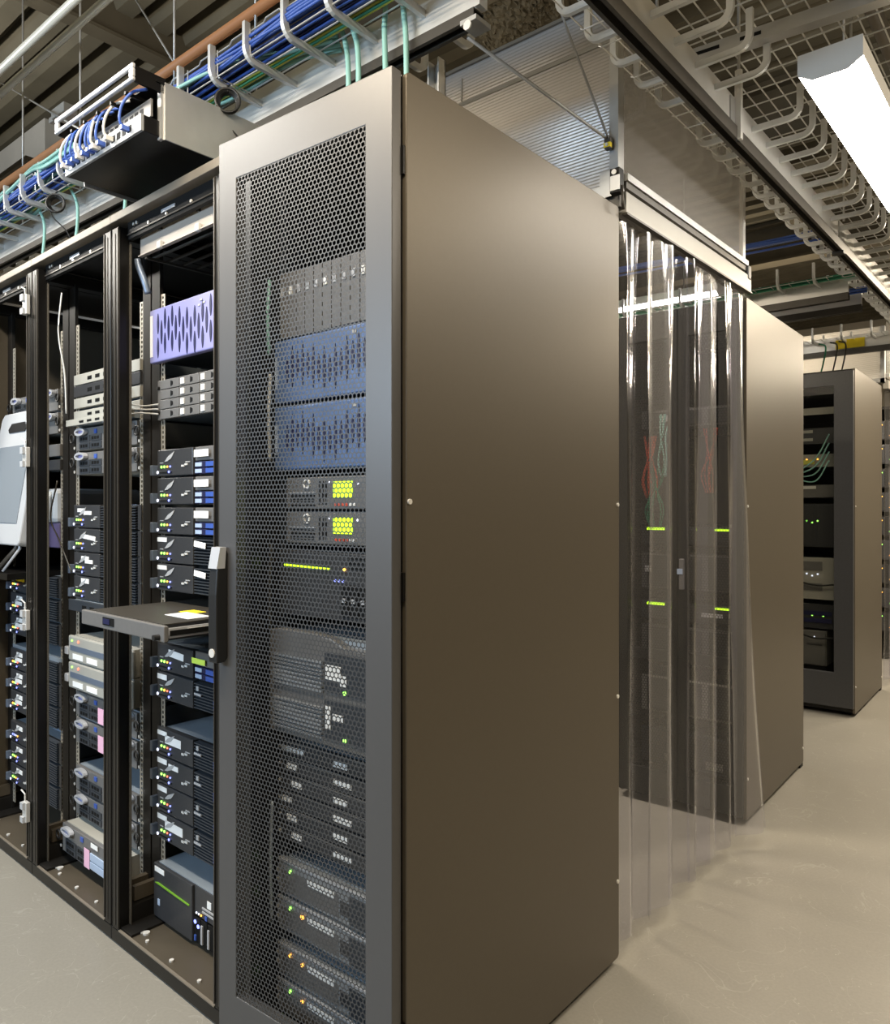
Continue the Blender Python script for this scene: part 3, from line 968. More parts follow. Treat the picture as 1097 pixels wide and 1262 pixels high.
def desktop_unit(z, h, label):
    t = rthing('desktop_unit', label, 'computer', RW(XB, MP - 0.02, z), RA, 'silver desktop units')
    pbox('chassis', 'putty', t, -0.217, 0.217, 0.004, 0.5, 0.0, h - 0.002)
    f = pbox('front_panel', 'putty', t, -0.235, 0.235, -0.012, 0.004, 0.0, h - 0.002, bevel=0.006)
    pbox('band', 'ear_blue', f, 0.02, 0.44, -0.002, 0, h * 0.42, h * 0.62)
    led(f, 0.035, -0.001, h * 0.80, 'led_green', 0.004)
    led(f, 0.085, -0.001, h * 0.80, 'led_red', 0.005)
    for k in range(2):
        pbox('sticker', 'sticker_white', f, 0.04 + 0.11 * k, 0.12 + 0.11 * k, -0.0015, 0, 0.010, 0.030)
    pbox('ear_handle', 'silver', t, -0.262, -0.235, -0.015, 0.002, 0.02, 0.05, bevel=0.003)
    for k in range(6):
        pbox('vent_slot', 'deep_black', f, 0.30 + 0.02 * k, 0.312 + 0.02 * k, -0.001, 0, 0.02, 0.06)


desktop_unit(0.812, 0.098, 'upper silver desktop unit in the middle rack, left of the drawer')
desktop_unit(0.708, 0.102, 'lower silver desktop unit in the middle rack, below its twin')
server_handle(XB, 0.600, 'handled server right below the silver desktop units', G2, 0.094, stick='sticker_pink')
server_handle(XB, 0.497, 'second handled server below the silver desktop units', G2, 0.098, stick='sticker_pink')
server_handle(XB, 0.315, 'handled server with a bare steel lid below the gap, middle rack', G2, 0.097)
server_handle(XB, 0.220, 'handled server resting just above the cream-lidded one, middle rack', G2, 0.092)
server_handle(XB, 0.095, 'cream-lidded handled server with pink label, bottom of the middle rack', G2, 0.110, 'cream', 'sticker_pink', 0.05)

# rack at the left edge
server_handle(XC, 1.783, 'upper handled server in the leftmost rack, above the monitor', G2, 0.090)
server_handle(XC, 1.690, 'lower handled server in the leftmost rack, behind the monitor top', G2, 0.088)
slim_unit(XC, 1.600, 'black slim switch below the handled servers in the leftmost rack', 'slim units in the leftmost rack', 0.05, 'bezel_grey', leds=4)
slim_unit(XC, 1.545, 'dark slim unit behind the monitor in the leftmost rack', 'slim units in the leftmost rack', 0.043, 'bezel_dark', leds=3)
t = rthing('storage_box', 'purple box seen between rails behind the leftmost monitor', 'box', RW(XC, MP, 1.232), RA)
pbox('body', 'purple_box', t, -0.217, 0.217, 0.0, 0.45, 0.0, 0.10, bevel=0.004)
pbox('lid', 'white_plastic', t, -0.05, 0.217, -0.01, 0.35, 0.10, 0.24, bevel=0.02)
MB().tube([(0.12, -0.012, 0.12), (0.115, -0.022, 0.14), (0.115, -0.022, 0.20), (0.12, -0.012, 0.22), (0.165, -0.012, 0.22), (0.17, -0.022, 0.20), (0.17, -0.022, 0.14), (0.165, -0.012, 0.12)], 0.008, 8, True, (0, 1, 0)).build('handle', 'cable_white', t, smooth=True)
for i in range(6):
    z = 1.03 - 0.095 * i if i < 3 else 0.69 - 0.092 * (i - 3)
    st = [(-0.165, 0.045, 0.08, 0.026, 'sticker_yellow')] if i == 0 else [(-0.165, 0.058, 0.06, 0.018), (-0.18, 0.036, 0.07, 0.016)]
    server_2u(XC, z, ['black server with a yellow label in the leftmost rack',
                      'second black server under the yellow label in the leftmost rack',
                      'third black server under the yellow label in the leftmost rack',
                      'black server below the steel shelf in the leftmost rack',
                      'second black server below the steel shelf in the leftmost rack',
                      'third black server below the steel shelf in the leftmost rack'][i], 'two-unit servers in the open racks', 'louver', st, RW, 0.089,
              ('led_amber', 'led_green', 'led_white', 'led_red'))
server_2u(XC, 0.37, 'lit black server near the bottom of the leftmost rack, with a blue lamp', 'two-unit servers in the open racks', 'louver', [(-0.165, 0.06, 0.06, 0.018)], RW, 0.089, ('led_blue', 'led_blue', 'led_white', 'led_amber'))
server_2u(XC, 0.278, 'second lowest black server in the leftmost rack', 'two-unit servers in the open racks', 'louver', [(-0.165, 0.058, 0.06, 0.018)], RW, 0.089)
server_2u(XC, 0.185, 'lowest black server in the leftmost rack', 'two-unit servers in the open racks', 'louver', [(-0.165, 0.058, 0.06, 0.018)], RW, 0.089)
t = rthing('shelf', 'steel shelf plate between black servers in the leftmost rack', 'shelf', RW(XC, MP, 0.785), RA)
pbox('plate', 'chassis_steel', t, -0.24, 0.24, 0.0, 0.5, 0.0, 0.006)
pbox('lip', 'chassis_steel', t, -0.24, 0.24, 0.0, 0.004, -0.02, 0.0)

# fold-up monitor on a sliding shelf in the leftmost rack
t = thing('monitor', 'white flat monitor with a carrying slot at the left picture edge', 'monitor', RW(-1.70, 0.03, 1.14), RA)


def tilt(p, z0=0.10):
    x, y, z = p
    a = R(9)
    return (x, y * math.cos(a) + (z - z0) * math.sin(a), z0 + (z - z0) * math.cos(a) - y * math.sin(a))


fr = MB()
poly = []
Wm, z0m, z1m = 0.215, 0.10, 0.665
for cx, cz, a0 in ((Wm - 0.04, z1m - 0.04, 0), (-Wm + 0.04, z1m - 0.04, 90), (-Wm + 0.02, z0m + 0.02, 180), (Wm - 0.02, z0m + 0.02, 270)):
    rr = 0.04 if cz > 0.4 else 0.02
    for k in range(6):
        a = R(a0 + 18 * k)
        poly.append((cx + rr * math.cos(a), cz + rr * math.sin(a)))
fr.prism(poly, 'y', -0.02, 0.02)
fr.v = [tilt(p) for p in fr.v]
case = fr.build('case', 'white_plastic', t, bevel=0.006)
s = MB().box(-Wm + 0.05, Wm - 0.05, -0.023, -0.019, z0m + 0.09, z1m - 0.15)
s.v = [tilt(p) for p in s.v]
s.build('screen', 'monitor_screen', case)
s = MB().prism([(-0.10, z1m - 0.075), (-0.085, z1m - 0.09), (0.085, z1m - 0.09), (0.10, z1m - 0.075), (0.07, z1m - 0.05), (-0.07, z1m - 0.05)], 'y', -0.024, -0.0195)
s.v = [tilt(p) for p in s.v]
s.build('carrying_slot', 'cable_black', case)
for x in (-0.12, 0.155):
    MB().tube([(x, 0.01, 0.22), (x - 0.01, 0.0, 0.09), (x - 0.05, -0.06, 0.0)], 0.010, 8).build('arm', 'strut_dark', t, smooth=True)
    MB().tube([(x + 0.035, 0.01, 0.22), (x + 0.025, 0.0, 0.09), (x - 0.01, -0.05, 0.0)], 0.006, 8).build('arm', 'silver', t, smooth=True)
pbox('sliding_shelf', 'rack_black', t, -0.22, 0.22, -0.06, 0.35, -0.03, -0.005)
bag = MB()
N1, N2 = 14, 8
for j in range(N2 + 1):
    ph = PI * j / N2
    for i in range(N1):
        a = 2 * PI * i / N1
        rr = 1 + 0.12 * math.sin(3 * a + j) + 0.08 * math.cos(5 * a)
        bag.v.append((0.11 * rr * math.sin(ph) * math.cos(a), 0.05 * rr * math.sin(ph) * math.sin(a), 0.105 - 0.105 * math.cos(ph)))
for j in range(N2):
    for i in range(N1):
        bag.f.append((j * N1 + i, j * N1 + (i + 1) % N1, (j + 1) * N1 + (i + 1) % N1, (j + 1) * N1 + i))
o = bag.build('cloth_cover', 'cable_black', None, smooth=True, loc=RW(-1.80, -0.025, 1.137))
tag(o, 'crumpled black cloth hanging below the white monitor', 'cloth')

# thin cables hanging in the open racks
cable('hanging_cable', [RW(-1.19, 0.06, 2.20), RW(-1.195, 0.05, 2.05), RW(-1.19, 0.07, 1.9), RW(-1.20, 0.08, 1.75)], 0.003, 'cable_white', 'thin white cable hanging behind the post of the middle rack')
cable('hanging_cable', [RW(-1.33, 0.10, 1.50), RW(-1.345, 0.08, 1.36), RW(-1.29, 0.09, 1.27), RW(-1.20, 0.10, 1.15)], 0.003, 'strut_dark', 'thin dark cable sagging between the middle and leftmost racks')
for k in range(3):
    cable('patch_cable', [RW(-0.79 + 0.01 * k, MP - 0.03, 1.86 - 0.03 * k), RW(-0.74, MP - 0.05, 1.76 - 0.02 * k), RW(-0.66, MP - 0.03, 1.735 - 0.012 * k), RW(-0.585, MP - 0.012, 1.735 - 0.016 * k)], 0.003, 'cable_white',
          ['upper', 'middle', 'lower'][k] + ' of three white cables running to the grey drive array')

# ------------------------------------------------------------------ equipment behind the perforated door
MX, MY = CABX - 0.30, 1.272


def mloc(z, off=0.0):
    return (MX, MY - off, z)


def main_chassis(t, h, depth=0.6, mat='chassis_dark'):
    pbox('chassis', mat, t, -0.217, 0.217, 0.006, depth, 0.001, h - 0.001)


t = thing('drive_shelf', 'grey shelf of upright drives, topmost behind the perforated door', 'disk array', mloc(1.838))
main_chassis(t, 0.176)
for k in range(14):
    d = pbox('drive_carrier', 'bezel_grey', t, -0.236 + 0.034 * k, -0.205 + 0.034 * k, -0.008, 0.006, 0.004, 0.172, bevel=0.001)
    pbox('release_tab', 'sticker_white' if k % 4 == 1 else 'silver', d, 0.006, 0.018, -0.003, 0, 0.11, 0.13)
for i, z in enumerate((1.668, 1.493)):
    t = thing('disk_array', ['upper', 'lower'][i] + ' blue slotted array behind the perforated cabinet door', 'disk array', mloc(z))
    main_chassis(t, 0.166)
    bz = pbox('bezel', 'blue_array', t, -0.244, 0.244, -0.02, 0.006, 0.001, 0.165, bevel=0.004)
    for k in range(21):
        hh = 0.11 if k % 2 else 0.07
        part('slot', ('lens', hh), lens(hh), 'slot_navy', bz, (0.055 + 0.0205 * k, 0, 0.082 + 0.012 * math.sin(k * 0.6)))
    pbox('name_strip', 'pale_blue', bz, 0.006, 0.014, -0.002, 0, 0.04, 0.12)
    pbox('badge', 'print_grey', bz, 0.30, 0.314, -0.002, 0, 0.144, 0.152)
for i, z in enumerate((1.391, 1.303)):
    t = thing('rack_server', ['upper', 'lower'][i] + ' grey server with a bright green display behind the door', 'server', mloc(z), 0, 'servers with green displays')
    main_chassis(t, 0.086)
    f = pbox('front_panel', 'bezel_grey', t, -0.205, 0.235, -0.012, 0.006, 0.002, 0.083, bevel=0.003)
    part('emblem', 'ring', lambda q: q.sweep([(0.011 * math.cos(2 * PI * k / 16), 0, 0.011 * math.sin(2 * PI * k / 16)) for k in range(16)], [(-0.002, -0.002), (0.002, -0.002), (0.002, 0.002), (-0.002, 0.002)], (0, 1, 0), True), 'sticker_white', f, (0.085, -0.002, 0.064))
    pbox('disc_slot', 'silver', f, 0.012, 0.120, -0.002, 0, 0.040, 0.043)
    for k in range(4):
        pbox('vent_slot', 'deep_black', f, 0.02, 0.115, -0.001, 0, 0.008 + 0.008 * k, 0.012 + 0.008 * k)
    for k in range(3):
        pbox('vent_slot', 'deep_black', f, 0.130 + 0.012 * k, 0.136 + 0.012 * k, -0.001, 0, 0.012, 0.07)
    pbox('display', 'lcd_green', f, 0.185, 0.252, -0.002, 0, 0.028, 0.068)
    for k in range(6):
        pbox('button', 'sticker_white' if k > 3 else 'cable_red', f, 0.190 + 0.013 * k, 0.198 + 0.013 * k, -0.002, 0, 0.008, 0.016)
    led(f, 0.172, -0.001, 0.066, 'led_white', 0.003)
    led(f, 0.272, -0.001, 0.062, 'led_white', 0.003)
t = thing('rack_server', 'dark server with a thin green stripe below the green displays', 'server', mloc(1.118))
main_chassis(t, 0.172)
f = pbox('front_panel', 'bezel_dark', t, -0.235, 0.235, -0.012, 0.006, 0.002, 0.168, bevel=0.003)
MB().prism([(0.025, 0.130), (0.20, 0.127), (0.20, 0.123), (0.025, 0.125)], 'y', -0.003, 0).build('light_strip', 'lcd_green', f)
led(f, 0.255, -0.001, 0.125, 'led_amber', 0.005)
for k in range(3):
    led(f, 0.222 + 0.014 * k, -0.001, 0.098, 'led_blue', 0.003)
for k in range(3):
    pbox('vent_slot', 'deep_black', f, 0.27, 0.44, -0.001, 0, 0.128 + 0.012 * k, 0.134 + 0.012 * k)
for k in range(6):
    d = pbox('drive_carrier', 'deep_black', f, 0.245 + 0.033 * k, 0.273 + 0.033 * k, -0.004, 0, 0.012, 0.09, bevel=0.001)
    pbox('drive_handle', 'silver', d, 0.006, 0.018, -0.003, 0, 0.035, 0.045)
# heavy pair with a rounded crown
t = thing('rack_server', 'bulky grey server pair with louvres in the middle of the cabinet', 'server', mloc(0.818, 0.02))
main_chassis(t, 0.26, 0.66, 'chassis_steel')
f = MB()
f.prism([(-0.24, 0.0), (0.24, 0.0), (0.24, 0.235), (0.20, 0.242), (0.05, 0.244), (0.0, 0.262), (-0.06, 0.268), (-0.20, 0.268), (-0.24, 0.262)], 'y', -0.02, 0.008)
f = f.build('front_panel', 'bezel_grey', t, bevel=0.004)
for j in range(2):
    for k in range(8):
        pbox('louver', 'front_silver', f, -0.215, -0.025, -0.028, -0.02, 0.018 + 0.112 * j + 0.010 * k, 0.023 + 0.112 * j + 0.010 * k)
    led(f, 0.055, -0.0245, 0.028 + 0.112 * j, 'led_green', 0.005)
    pbox('control_panel', 'louver_dark', f, -0.018, 0.232, -0.024, -0.02, 0.022 + 0.112 * j, 0.115 + 0.112 * j)
pbox('sticker', 'sticker_white', f, -0.012, 0.042, -0.0262, -0.0245, 0.165, 0.20)
pbox('sticker', 'sticker_white', f, 0.04, 0.062, -0.0262, -0.0245, 0.155, 0.18)
pbox('sticker', 'sticker_white', f, -0.012, 0.006, -0.0262, -0.0245, 0.045, 0.10)
pbox('sticker', 'sticker_white', f, 0.014, 0.05, -0.0262, -0.0245, 0.068, 0.085)
# thin units with white labels
for i in range(6):
    z = 0.748 - 0.0445 * i
    t = thing('slim_unit', ['first', 'second', 'third', 'fourth', 'fifth', 'sixth'][i] + ' of six thin black units with white labels, counted from above', 'server', mloc(z), 0, 'thin units behind the perforated door')
    pbox('chassis', 'chassis_steel' if i in (0, 3) else 'chassis_dark', t, -0.217, 0.217, 0.004, 0.5 if i != 1 else 0.45, 0.001, 0.040)
    f = pbox('front_panel', 'bezel_dark', t, -0.24, 0.24, -0.008, 0.004, 0.001, 0.041, bevel=0.0015)
    pbox('panel_edge', 'bezel_grey', f, 0.0, 0.48, -0.001, 0, 0.0365, 0.0395)
    x = 0.014 + 0.02 * (i % 3)
    pbox('sticker', 'sticker_white', f, x, x + (0.09 if i == 0 else 0.04), -0.0015, 0, 0.012, 0.026)
    pbox('sticker', 'sticker_white', f, 0.215, 0.215 + 0.05 + 0.015 * (i % 2), -0.0015, 0, 0.010, 0.024)
    led(f, 0.006, -0.001, 0.02, 'bolt_zinc', 0.004)
# two stacked pairs at the bottom
for i, (z, hh) in enumerate(((0.385, 0.096), (0.290, 0.092), (0.168, 0.092), (0.075, 0.090))):
    lab = ['upper grey server with a green lamp and bare blue lid, low in the cabinet', 'grey server with a bright amber lamp below the green-lamped one',
           'grey server with two amber lamps, second lowest in the cabinet', 'lowest grey server in the cabinet, green and amber lamps'][i]
    t = thing('rack_server', lab, 'server', mloc(z), 0, 'grey servers at the bottom of the cabinet')
    main_chassis(t, hh, 0.62, 'chassis_steel')
    f = pbox('front_panel', 'front_silver', t, -0.235, 0.235, -0.014, 0.006, 0.002, hh - 0.003, bevel=0.004)
    pbox('top_lip', 'silver', f, 0.0, 0.47, -0.002, 0.006, hh - 0.012, hh - 0.006)
    pbox('display', 'bezel_dark', f, 0.24, 0.31, -0.002, 0, 0.02, 0.055, bevel=0.001)
    pbox('inset_panel', 'bezel_grey', f, 0.015, 0.235, -0.001, 0, 0.01, hh - 0.03)
    pbox('sticker', 'sticker_white', f, 0.12, 0.22, -0.0025, -0.001, 0.052, 0.066)
    pbox('control_panel', 'louver_dark', f, 0.275, 0.46, -0.003, 0, 0.008, hh - 0.02)
    led(f, 0.052, -0.002, 0.066, 'led_green' if i in (0, 1, 3) else 'led_amber', 0.0045)
    if i:
        led(f, 0.10, -0.002, 0.06, 'led_amber', 0.006 if i == 1 else 0.0045)
    for z2 in (0.025, 0.05):
        led(t, -0.245, -0.004, z2, 'bolt_zinc', 0.008)
# loose cables and plugs on the left inside the cabinet
for k, (z0, z1, m_) in enumerate(((2.0, 1.80, 'cable_teal'), (1.75, 1.52, 'cable_white'), (1.30, 1.05, 'strut_dark'), (0.62, 0.30, 'chassis_steel'))):
    x = MX - 0.265 + 0.004 * k
    cable('hanging_cable', [(x, MY - 0.02, z0), (x + 0.006, MY - 0.03, (z0 + z1) / 2), (x - 0.002, MY - 0.02, z1)], 0.005, m_,
          ['teal cable hanging inside the left of the perforated door', 'white cable hanging inside the left of the perforated door', 'dark cable hanging inside beside the bulky server pair', 'steel-grey cable hanging inside the bottom left of the cabinet'][k])
pdu = thing('power_strip', 'black upright power strip inside the left of the cabinet', 'power strip', (MX - 0.272, MY + 0.03, 0.2))
pbox('body', 'bezel_dark', pdu, -0.012, 0.012, 0, 0.05, 0, 1.85, bevel=0.002)
for k in range(18):
    pbox('socket', 'deep_black' if k % 5 else 'sticker_white', pdu, -0.009, 0.009, -0.003, 0, 0.05 + 0.1 * k, 0.09 + 0.1 * k)


# ------------------------------------------------------------------ far cabinets
def cabinet_shell(name, label, loc, rz, w, dp, zt=2.318, zb=0.02):
    t = thing(name, label, 'cabinet', loc, rz)
    for x0 in (-0.014, -w):
        o = MB()
        rounded_panel(o, 0.0, dp, zb, zt, x0, x0 + 0.014)
        o.build('side_panel', 'side_paint', t, bevel=0.002)
    pbox('top_panel', 'rack_black', t, -w + 0.014, -0.014, 0.0, dp - 0.002, zt - 0.03, zt - 0.004)
    pbox('rear_panel', 'rack_inner', t, -w + 0.014, -0.014, dp - 0.03, dp - 0.004, 0.05, zt - 0.03)
    pbox('base_plate', 'rack_inner', t, -w + 0.014, -0.014, 0.0, dp - 0.03, 0.03, 0.055)
    for x in (-w + 0.05, -0.07):
        for y in (0.06, dp - 0.1):
            pbox('levelling_foot', 'deep_black', t, x, x + 0.035, y, y + 0.035, 0, 0.03)
    pbox('levelling_foot', 'deep_black', t, -0.03, -0.002, dp - 0.06, dp - 0.004, 0, 0.02)
    for x in (-w + 0.016, -0.046):
        pbox('post', 'rack_black', t, x, x + 0.03, 0.006, 0.038, 0.055, zt - 0.03)
    for y, z in ((0.012, 0.20), (0.012, 1.40), (dp - 0.02, 0.10)):
        screw(t, 0.0, y, z, 0.006, 'screw', 'x')
    return t


RZ2 = R(1.6)
t = cabinet_shell('equipment_cabinet', 'cabinet with split mesh doors behind the clear plastic curtain', (-1.137, 3.414, 0), RZ2, 0.60, 0.986)
pme = perf_mesh('perforated_sheet', 0.20, 2.02, 0.0135, 0.0066)
for k, x0 in enumerate((-0.592, -0.298)):
    d = D.objects.new('door', None)
    COL.objects.link(d)
    d.parent = t
    d.location = (x0, -0.03, 0)
    f = MB()
    frame_ring(f, 0, 0.288, 0.04, 2.31, 0.045, 0.243, 0.165, 2.18, 0, 0.025)
    f.box(0.045, 0.243, 0.004, 0.02, 0.68, 0.73)
    f.build('door_frame', 'deep_black', d, bevel=0.002)
    link('perforated_sheet', pme, 'deep_black', d, (0.043, 0.006, 0.162))
    if k:
        pbox('door_handle', 'bezel_grey', d, 0.012, 0.032, -0.02, 0, 1.02, 1.16, bevel=0.003)
        pbox('door_tag', 'pale_blue', d, 0.004, 0.03, -0.022, -0.0205, 1.09, 1.115)


def RZl(base, rz):
    def fn(x, y, z):
        return (base[0] + x * math.cos(rz) - y * math.sin(rz), base[1] + x * math.sin(rz) + y * math.cos(rz), z)
    return fn


L2 = RZl((-1.137, 3.414), RZ2)
G3 = 'equipment behind the split mesh doors'


def rear_unit(base, rz, xc, yo, z, h, label, group, face='bezel_grey', lime=False, st=(), cat='server', vents=True):
    t = thing('rack_server', label, cat, base(xc, yo, z), rz, group)
    pbox('chassis', 'chassis_dark', t, -0.217, 0.217, 0.004, 0.6, 0, h - 0.002)
    f = pbox('front_panel', face, t, -0.24, 0.24, -0.004, 0.004, 0, h - 0.002, bevel=0.001)
    if vents:
        for k in range(3):
            pbox('power_supply', 'bezel_dark', f, 0.03 + 0.15 * k, 0.15 + 0.15 * k, -0.004, 0, 0.008, h - 0.012, bevel=0.002)
    if lime:
        pbox('light_bar', 'lcd_green', f, 0.03, 0.12, -0.006, -0.003, h - 0.018, h - 0.006)
        pbox('light_bar', 'lcd_green', f, 0.36, 0.43, -0.006, -0.003, h - 0.018, h - 0.008)
    for s in st:
        pbox('sticker', s[4], f, s[0], s[0] + s[2], -0.0062, -0.0046, s[1], s[1] + s[3])
    return t


for i, (z, h, fc, lm, st, lb) in enumerate([
    (1.78, 0.09, 'bezel_grey', False, [(0.1, 0.03, 0.05, 0.03, 'sticker_white')], 'grey unit highest behind the curtained mesh doors'),
    (1.215, 0.088, 'louver_dark', True, [], 'dark unit with a lime light bar below the red cables'),
    (1.00, 0.175, 'bezel_grey', False, [(0.02, 0.08, 0.03, 0.03, 'sticker_white')], 'tall grey unit between the two lime-lit units'),
    (0.85, 0.088, 'louver_dark', True, [(0.30, 0.03, 0.10, 0.02, 'sticker_white')], 'lower dark unit with a lime light bar behind the curtain'),
    (0.65, 0.175, 'bezel_grey', False, [], 'grey unit below the lower lime light bar'),
    (0.40, 0.175, 'putty', False, [], 'pale unit low behind the mesh doors'),
    (0.15, 0.17, 'louver_dark', False, [(0.12, 0.02, 0.07, 0.035, 'cream'), (0.32, 0.02, 0.08, 0.035, 'cream')], 'lowest dark unit behind the mesh doors')]):
    rear_unit(L2, RZ2, -0.3, 0.12, z, h, lb, G3, fc, lm, st)
for nm, xs, mt, n, zz in (('red', -0.46, 'cable_red', 7, 1.66), ('green', -0.44, 'cable_green', 7, 1.52), ('crimson', -0.17, 'cable_red', 5, 1.68), ('teal', -0.40, 'cable_teal', 6, 1.76)):
    tb = thing('cable_bundle', nm + ' cables looping behind the mesh doors past the curtain', 'cable', L2(xs, 0.05, zz - 0.22), RZ2)
    for k in range(n):
        a, b2 = random.uniform(-0.05, 0.05), random.uniform(-0.05, 0.05)
        cable('cable', [(a, 0.02, 0.30), (a * 0.5, -0.012 + 0.004 * k, 0.20), (b2, -0.01, 0.09), (b2 * 0.6, 0.0, 0.0)], 0.004, mt, parent=tb)

RZ3 = R(1.3)
t = cabinet_shell('equipment_cabinet', 'farthest cabinet in full view, with a dark glass door', (-1.166, 5.614, 0), RZ3, 0.60, 1.0)
d = D.objects.new('door', None)
COL.objects.link(d)
d.parent = t
d.location = (-0.596, -0.035, 0)
f = MB()
frame_ring(f, 0, 0.592, 0.06, 2.30, 0.05, 0.475, 0.29, 2.205, 0, 0.03)
f.build('door_frame', 'bezel_dark', d, bevel=0.003)
MB().box(0.045, 0.48, 0.012, 0.016, 0.28, 2.21).build('glass_pane', 'door_glass', d)
L3 = RZl((-1.166, 5.614), RZ3)
G4 = 'equipment behind the glass door'
for i, (z, h, fc, st, lb, ld) in enumerate([
    (2.03, 0.05, 'cream', [], 'cream slim unit highest behind the glass door', None),
    (1.83, 0.11, 'bezel_dark', [(0.20, 0.02, 0.10, 0.02, 'cream'), (0.20, 0.075, 0.10, 0.02, 'cream'), (0.05, 0.05, 0.15, 0.006, 'print_grey')], 'black unit with four pale handles behind the glass door', None),
    (1.67, 0.09, 'putty', [(0.05, 0.02, 0.26, 0.03, 'cable_yellow')], 'yellowish lit unit behind the glass door', 'led_amber'),
    (1.46, 0.09, 'bezel_grey', [(0.12, 0.06, 0.20, 0.02, 'sticker_white')], 'grey unit with a long white label behind the glass door', None),
    (1.12, 0.30, 'bezel_dark', [], 'tall black modular unit behind the glass door', 'led_green'),
    (0.76, 0.29, 'putty', [(0.02, 0.06, 0.34, 0.05, 'bezel_grey'), (0.02, 0.20, 0.34, 0.06, 'bezel_grey')], 'large pale grey unit behind the glass door', 'led_white'),
    (0.56, 0.17, 'bezel_dark', [(0.22, 0.04, 0.2, 0.03, 'slot_navy'), (0.22, 0.09, 0.2, 0.03, 'slot_navy')], 'black unit with lime lamps behind the glass door', 'led_green')]):
    t = rear_unit(L3, RZ3, -0.33, 0.06, z, h, lb, G4, fc, False, st, vents=(i == 4))
    if ld:
        for k in range(3 if i != 6 else 5):
            led(t, 0.02 + 0.035 * k, -0.006, h * 0.6 - 0.012 * (k % 2), ld, 0.006)
for i, x in enumerate((-0.47, -0.265)):
    t = thing('desktop_tower', ['left', 'right'][i] + ' pale grey computer tower standing behind the glass door', 'computer', L3(x, 0.08, 0.30), RZ3)
    pbox('case', 'putty', t, -0.075, 0.075, 0.0, 0.42, 0, 0.245, bevel=0.004)
    pbox('front_panel', 'bezel_grey', t, -0.07, 0.07, -0.008, 0.0, 0.004, 0.24, bevel=0.003)
    led(t, 0.0, -0.009, 0.20, 'led_white', 0.005)
    pbox('disc_slot', 'bezel_dark', t, -0.05, 0.05, -0.0095, -0.008, 0.14, 0.15)
    pbox('foot', 'deep_black', t, -0.07, 0.07, 0.0, 0.4, -0.245, 0)
tb = thing('cable_bundle', 'teal cables crossing behind the far glass door', 'cable', L3(-0.33, 0.02, 1.55), RZ3)
for k in range(4):
    cable('cable', [(-0.24, 0, 0.02 + 0.01 * k), (-0.08, -0.012, 0.05 + 0.006 * k), (0.08, -0.012, 0.02 + 0.05 * k), (0.17, 0, 0.16 + 0.06 * k)], 0.005, 'cable_teal', parent=tb)
for k in range(2):
    cable('hanging_cable', [L3(-0.55, 0.03, 0.96 - 0.36 * k), L3(-0.40, 0.015, 0.90 - 0.36 * k), L3(-0.25, 0.012, 0.86 - 0.36 * k), L3(-0.13, 0.02, 0.87 - 0.36 * k)], 0.006, 'cable_black',
          ['upper', 'lower'][k] + ' black cable sagging behind the far glass door')

# last row, a sliver at the right picture edge
t = cabinet_shell('equipment_cabinet', 'cabinet at the right picture edge with small amber lamps', (-1.17, 7.95, 0), RZ3, 0.60, 0.9)
L4 = RZl((-1.17, 7.95), RZ3)
for i in range(9):
    z = 0.25 + 0.22 * i
    u = rear_unit(L4, RZ3, -0.3, 0.03, z, 0.18, ['lowest', 'second lowest', 'third lowest', 'fourth lowest', 'middle', 'fourth highest', 'third highest', 'second highest', 'highest'][i] + ' dark unit in the cabinet at the right edge',
                  'units in the far right cabinet', 'bezel_dark' if i % 2 else 'rack_inner')
    for k in range(6):
        led(u, 0.22 - 0.06 * k, -0.006, 0.04 + 0.1 * (k % 2), 'led_amber' if (i + k) % 3 else 'led_green', 0.005)


# ------------------------------------------------------------------ clear plastic strip curtains
def strip_curtain(label, x, y0, y1, ztop, nstrip, rz, flare):
    t = thing('strip_curtain', label, 'curtain', (x, y0, 0), rz)
    L = y1 - y0
    pbox('track', 'track_white', t, -0.02, 0.02, -0.01, L + 0.01, ztop, ztop + 0.066, bevel=0.002)
    pbox('track_lip', 'strut_dark', t, 0.006, 0.024, -0.01, L + 0.01, ztop - 0.006, ztop)
    ws = L / nstrip * 1.22
    for i in range(nstrip):
        mb = MB()
        nu, nv = 22, 46
        ya = L * i / nstrip - 0.01
        ph = random.uniform(0, 6)
        ph2 = random.uniform(0, 6)
        last = (i == nstrip - 1)
        for v in range(nv + 1):
            zz = 0.06 + (ztop - 0.06) * (1 - v / nv)
            dn = v / nv
            for u in range(nu + 1):
                a = u / nu
                amp = 0.004 + 0.013 * dn ** 0.6
                xx = (0.010 if i % 2 else -0.004) + amp * math.sin(2 * PI * (1.1 * a + 0.06 * math.sin(1.6 * dn + ph2)) + ph + 0.3 * dn)
                xx += 0.004 * math.sin(15 * a + 2 * dn + ph) * math.sin(7 * dn + ph2) * (1 - 0.8 * dn)
                xx += 0.003 * math.sin(13 * dn + 5 * a + ph) * (1 - 0.7 * dn)
                yy = ya + ws * (a - 0.5) * (1 - 0.12 * dn * math.sin(ph)) + ws * 0.5
                if last and flare:
                    xx += 0.10 * dn ** 2.0 * (0.3 + 0.7 * a)
                    yy += -0.03 * a + 0.02 * dn
                mb.v.append((xx, min(yy, L + 0.01), zz))
        for v in range(nv):
            for u in range(nu):
                k = v * (nu + 1) + u
                mb.f.append((k, k + 1, k + nu + 2, k + nu + 1))
        mb.build('strip', 'pvc_hazy' if i in (1, 4, 6) else 'pvc', t, smooth=True)
    return t


strip_curtain('clear plastic strip curtain hanging between the tall cabinets', -1.098, 2.16, 3.285, 2.302, 7, 0, True)
strip_curtain('far clear plastic strip curtain at the right picture edge', -1.17, 6.66, 7.90, 2.302, 7, 0, False)

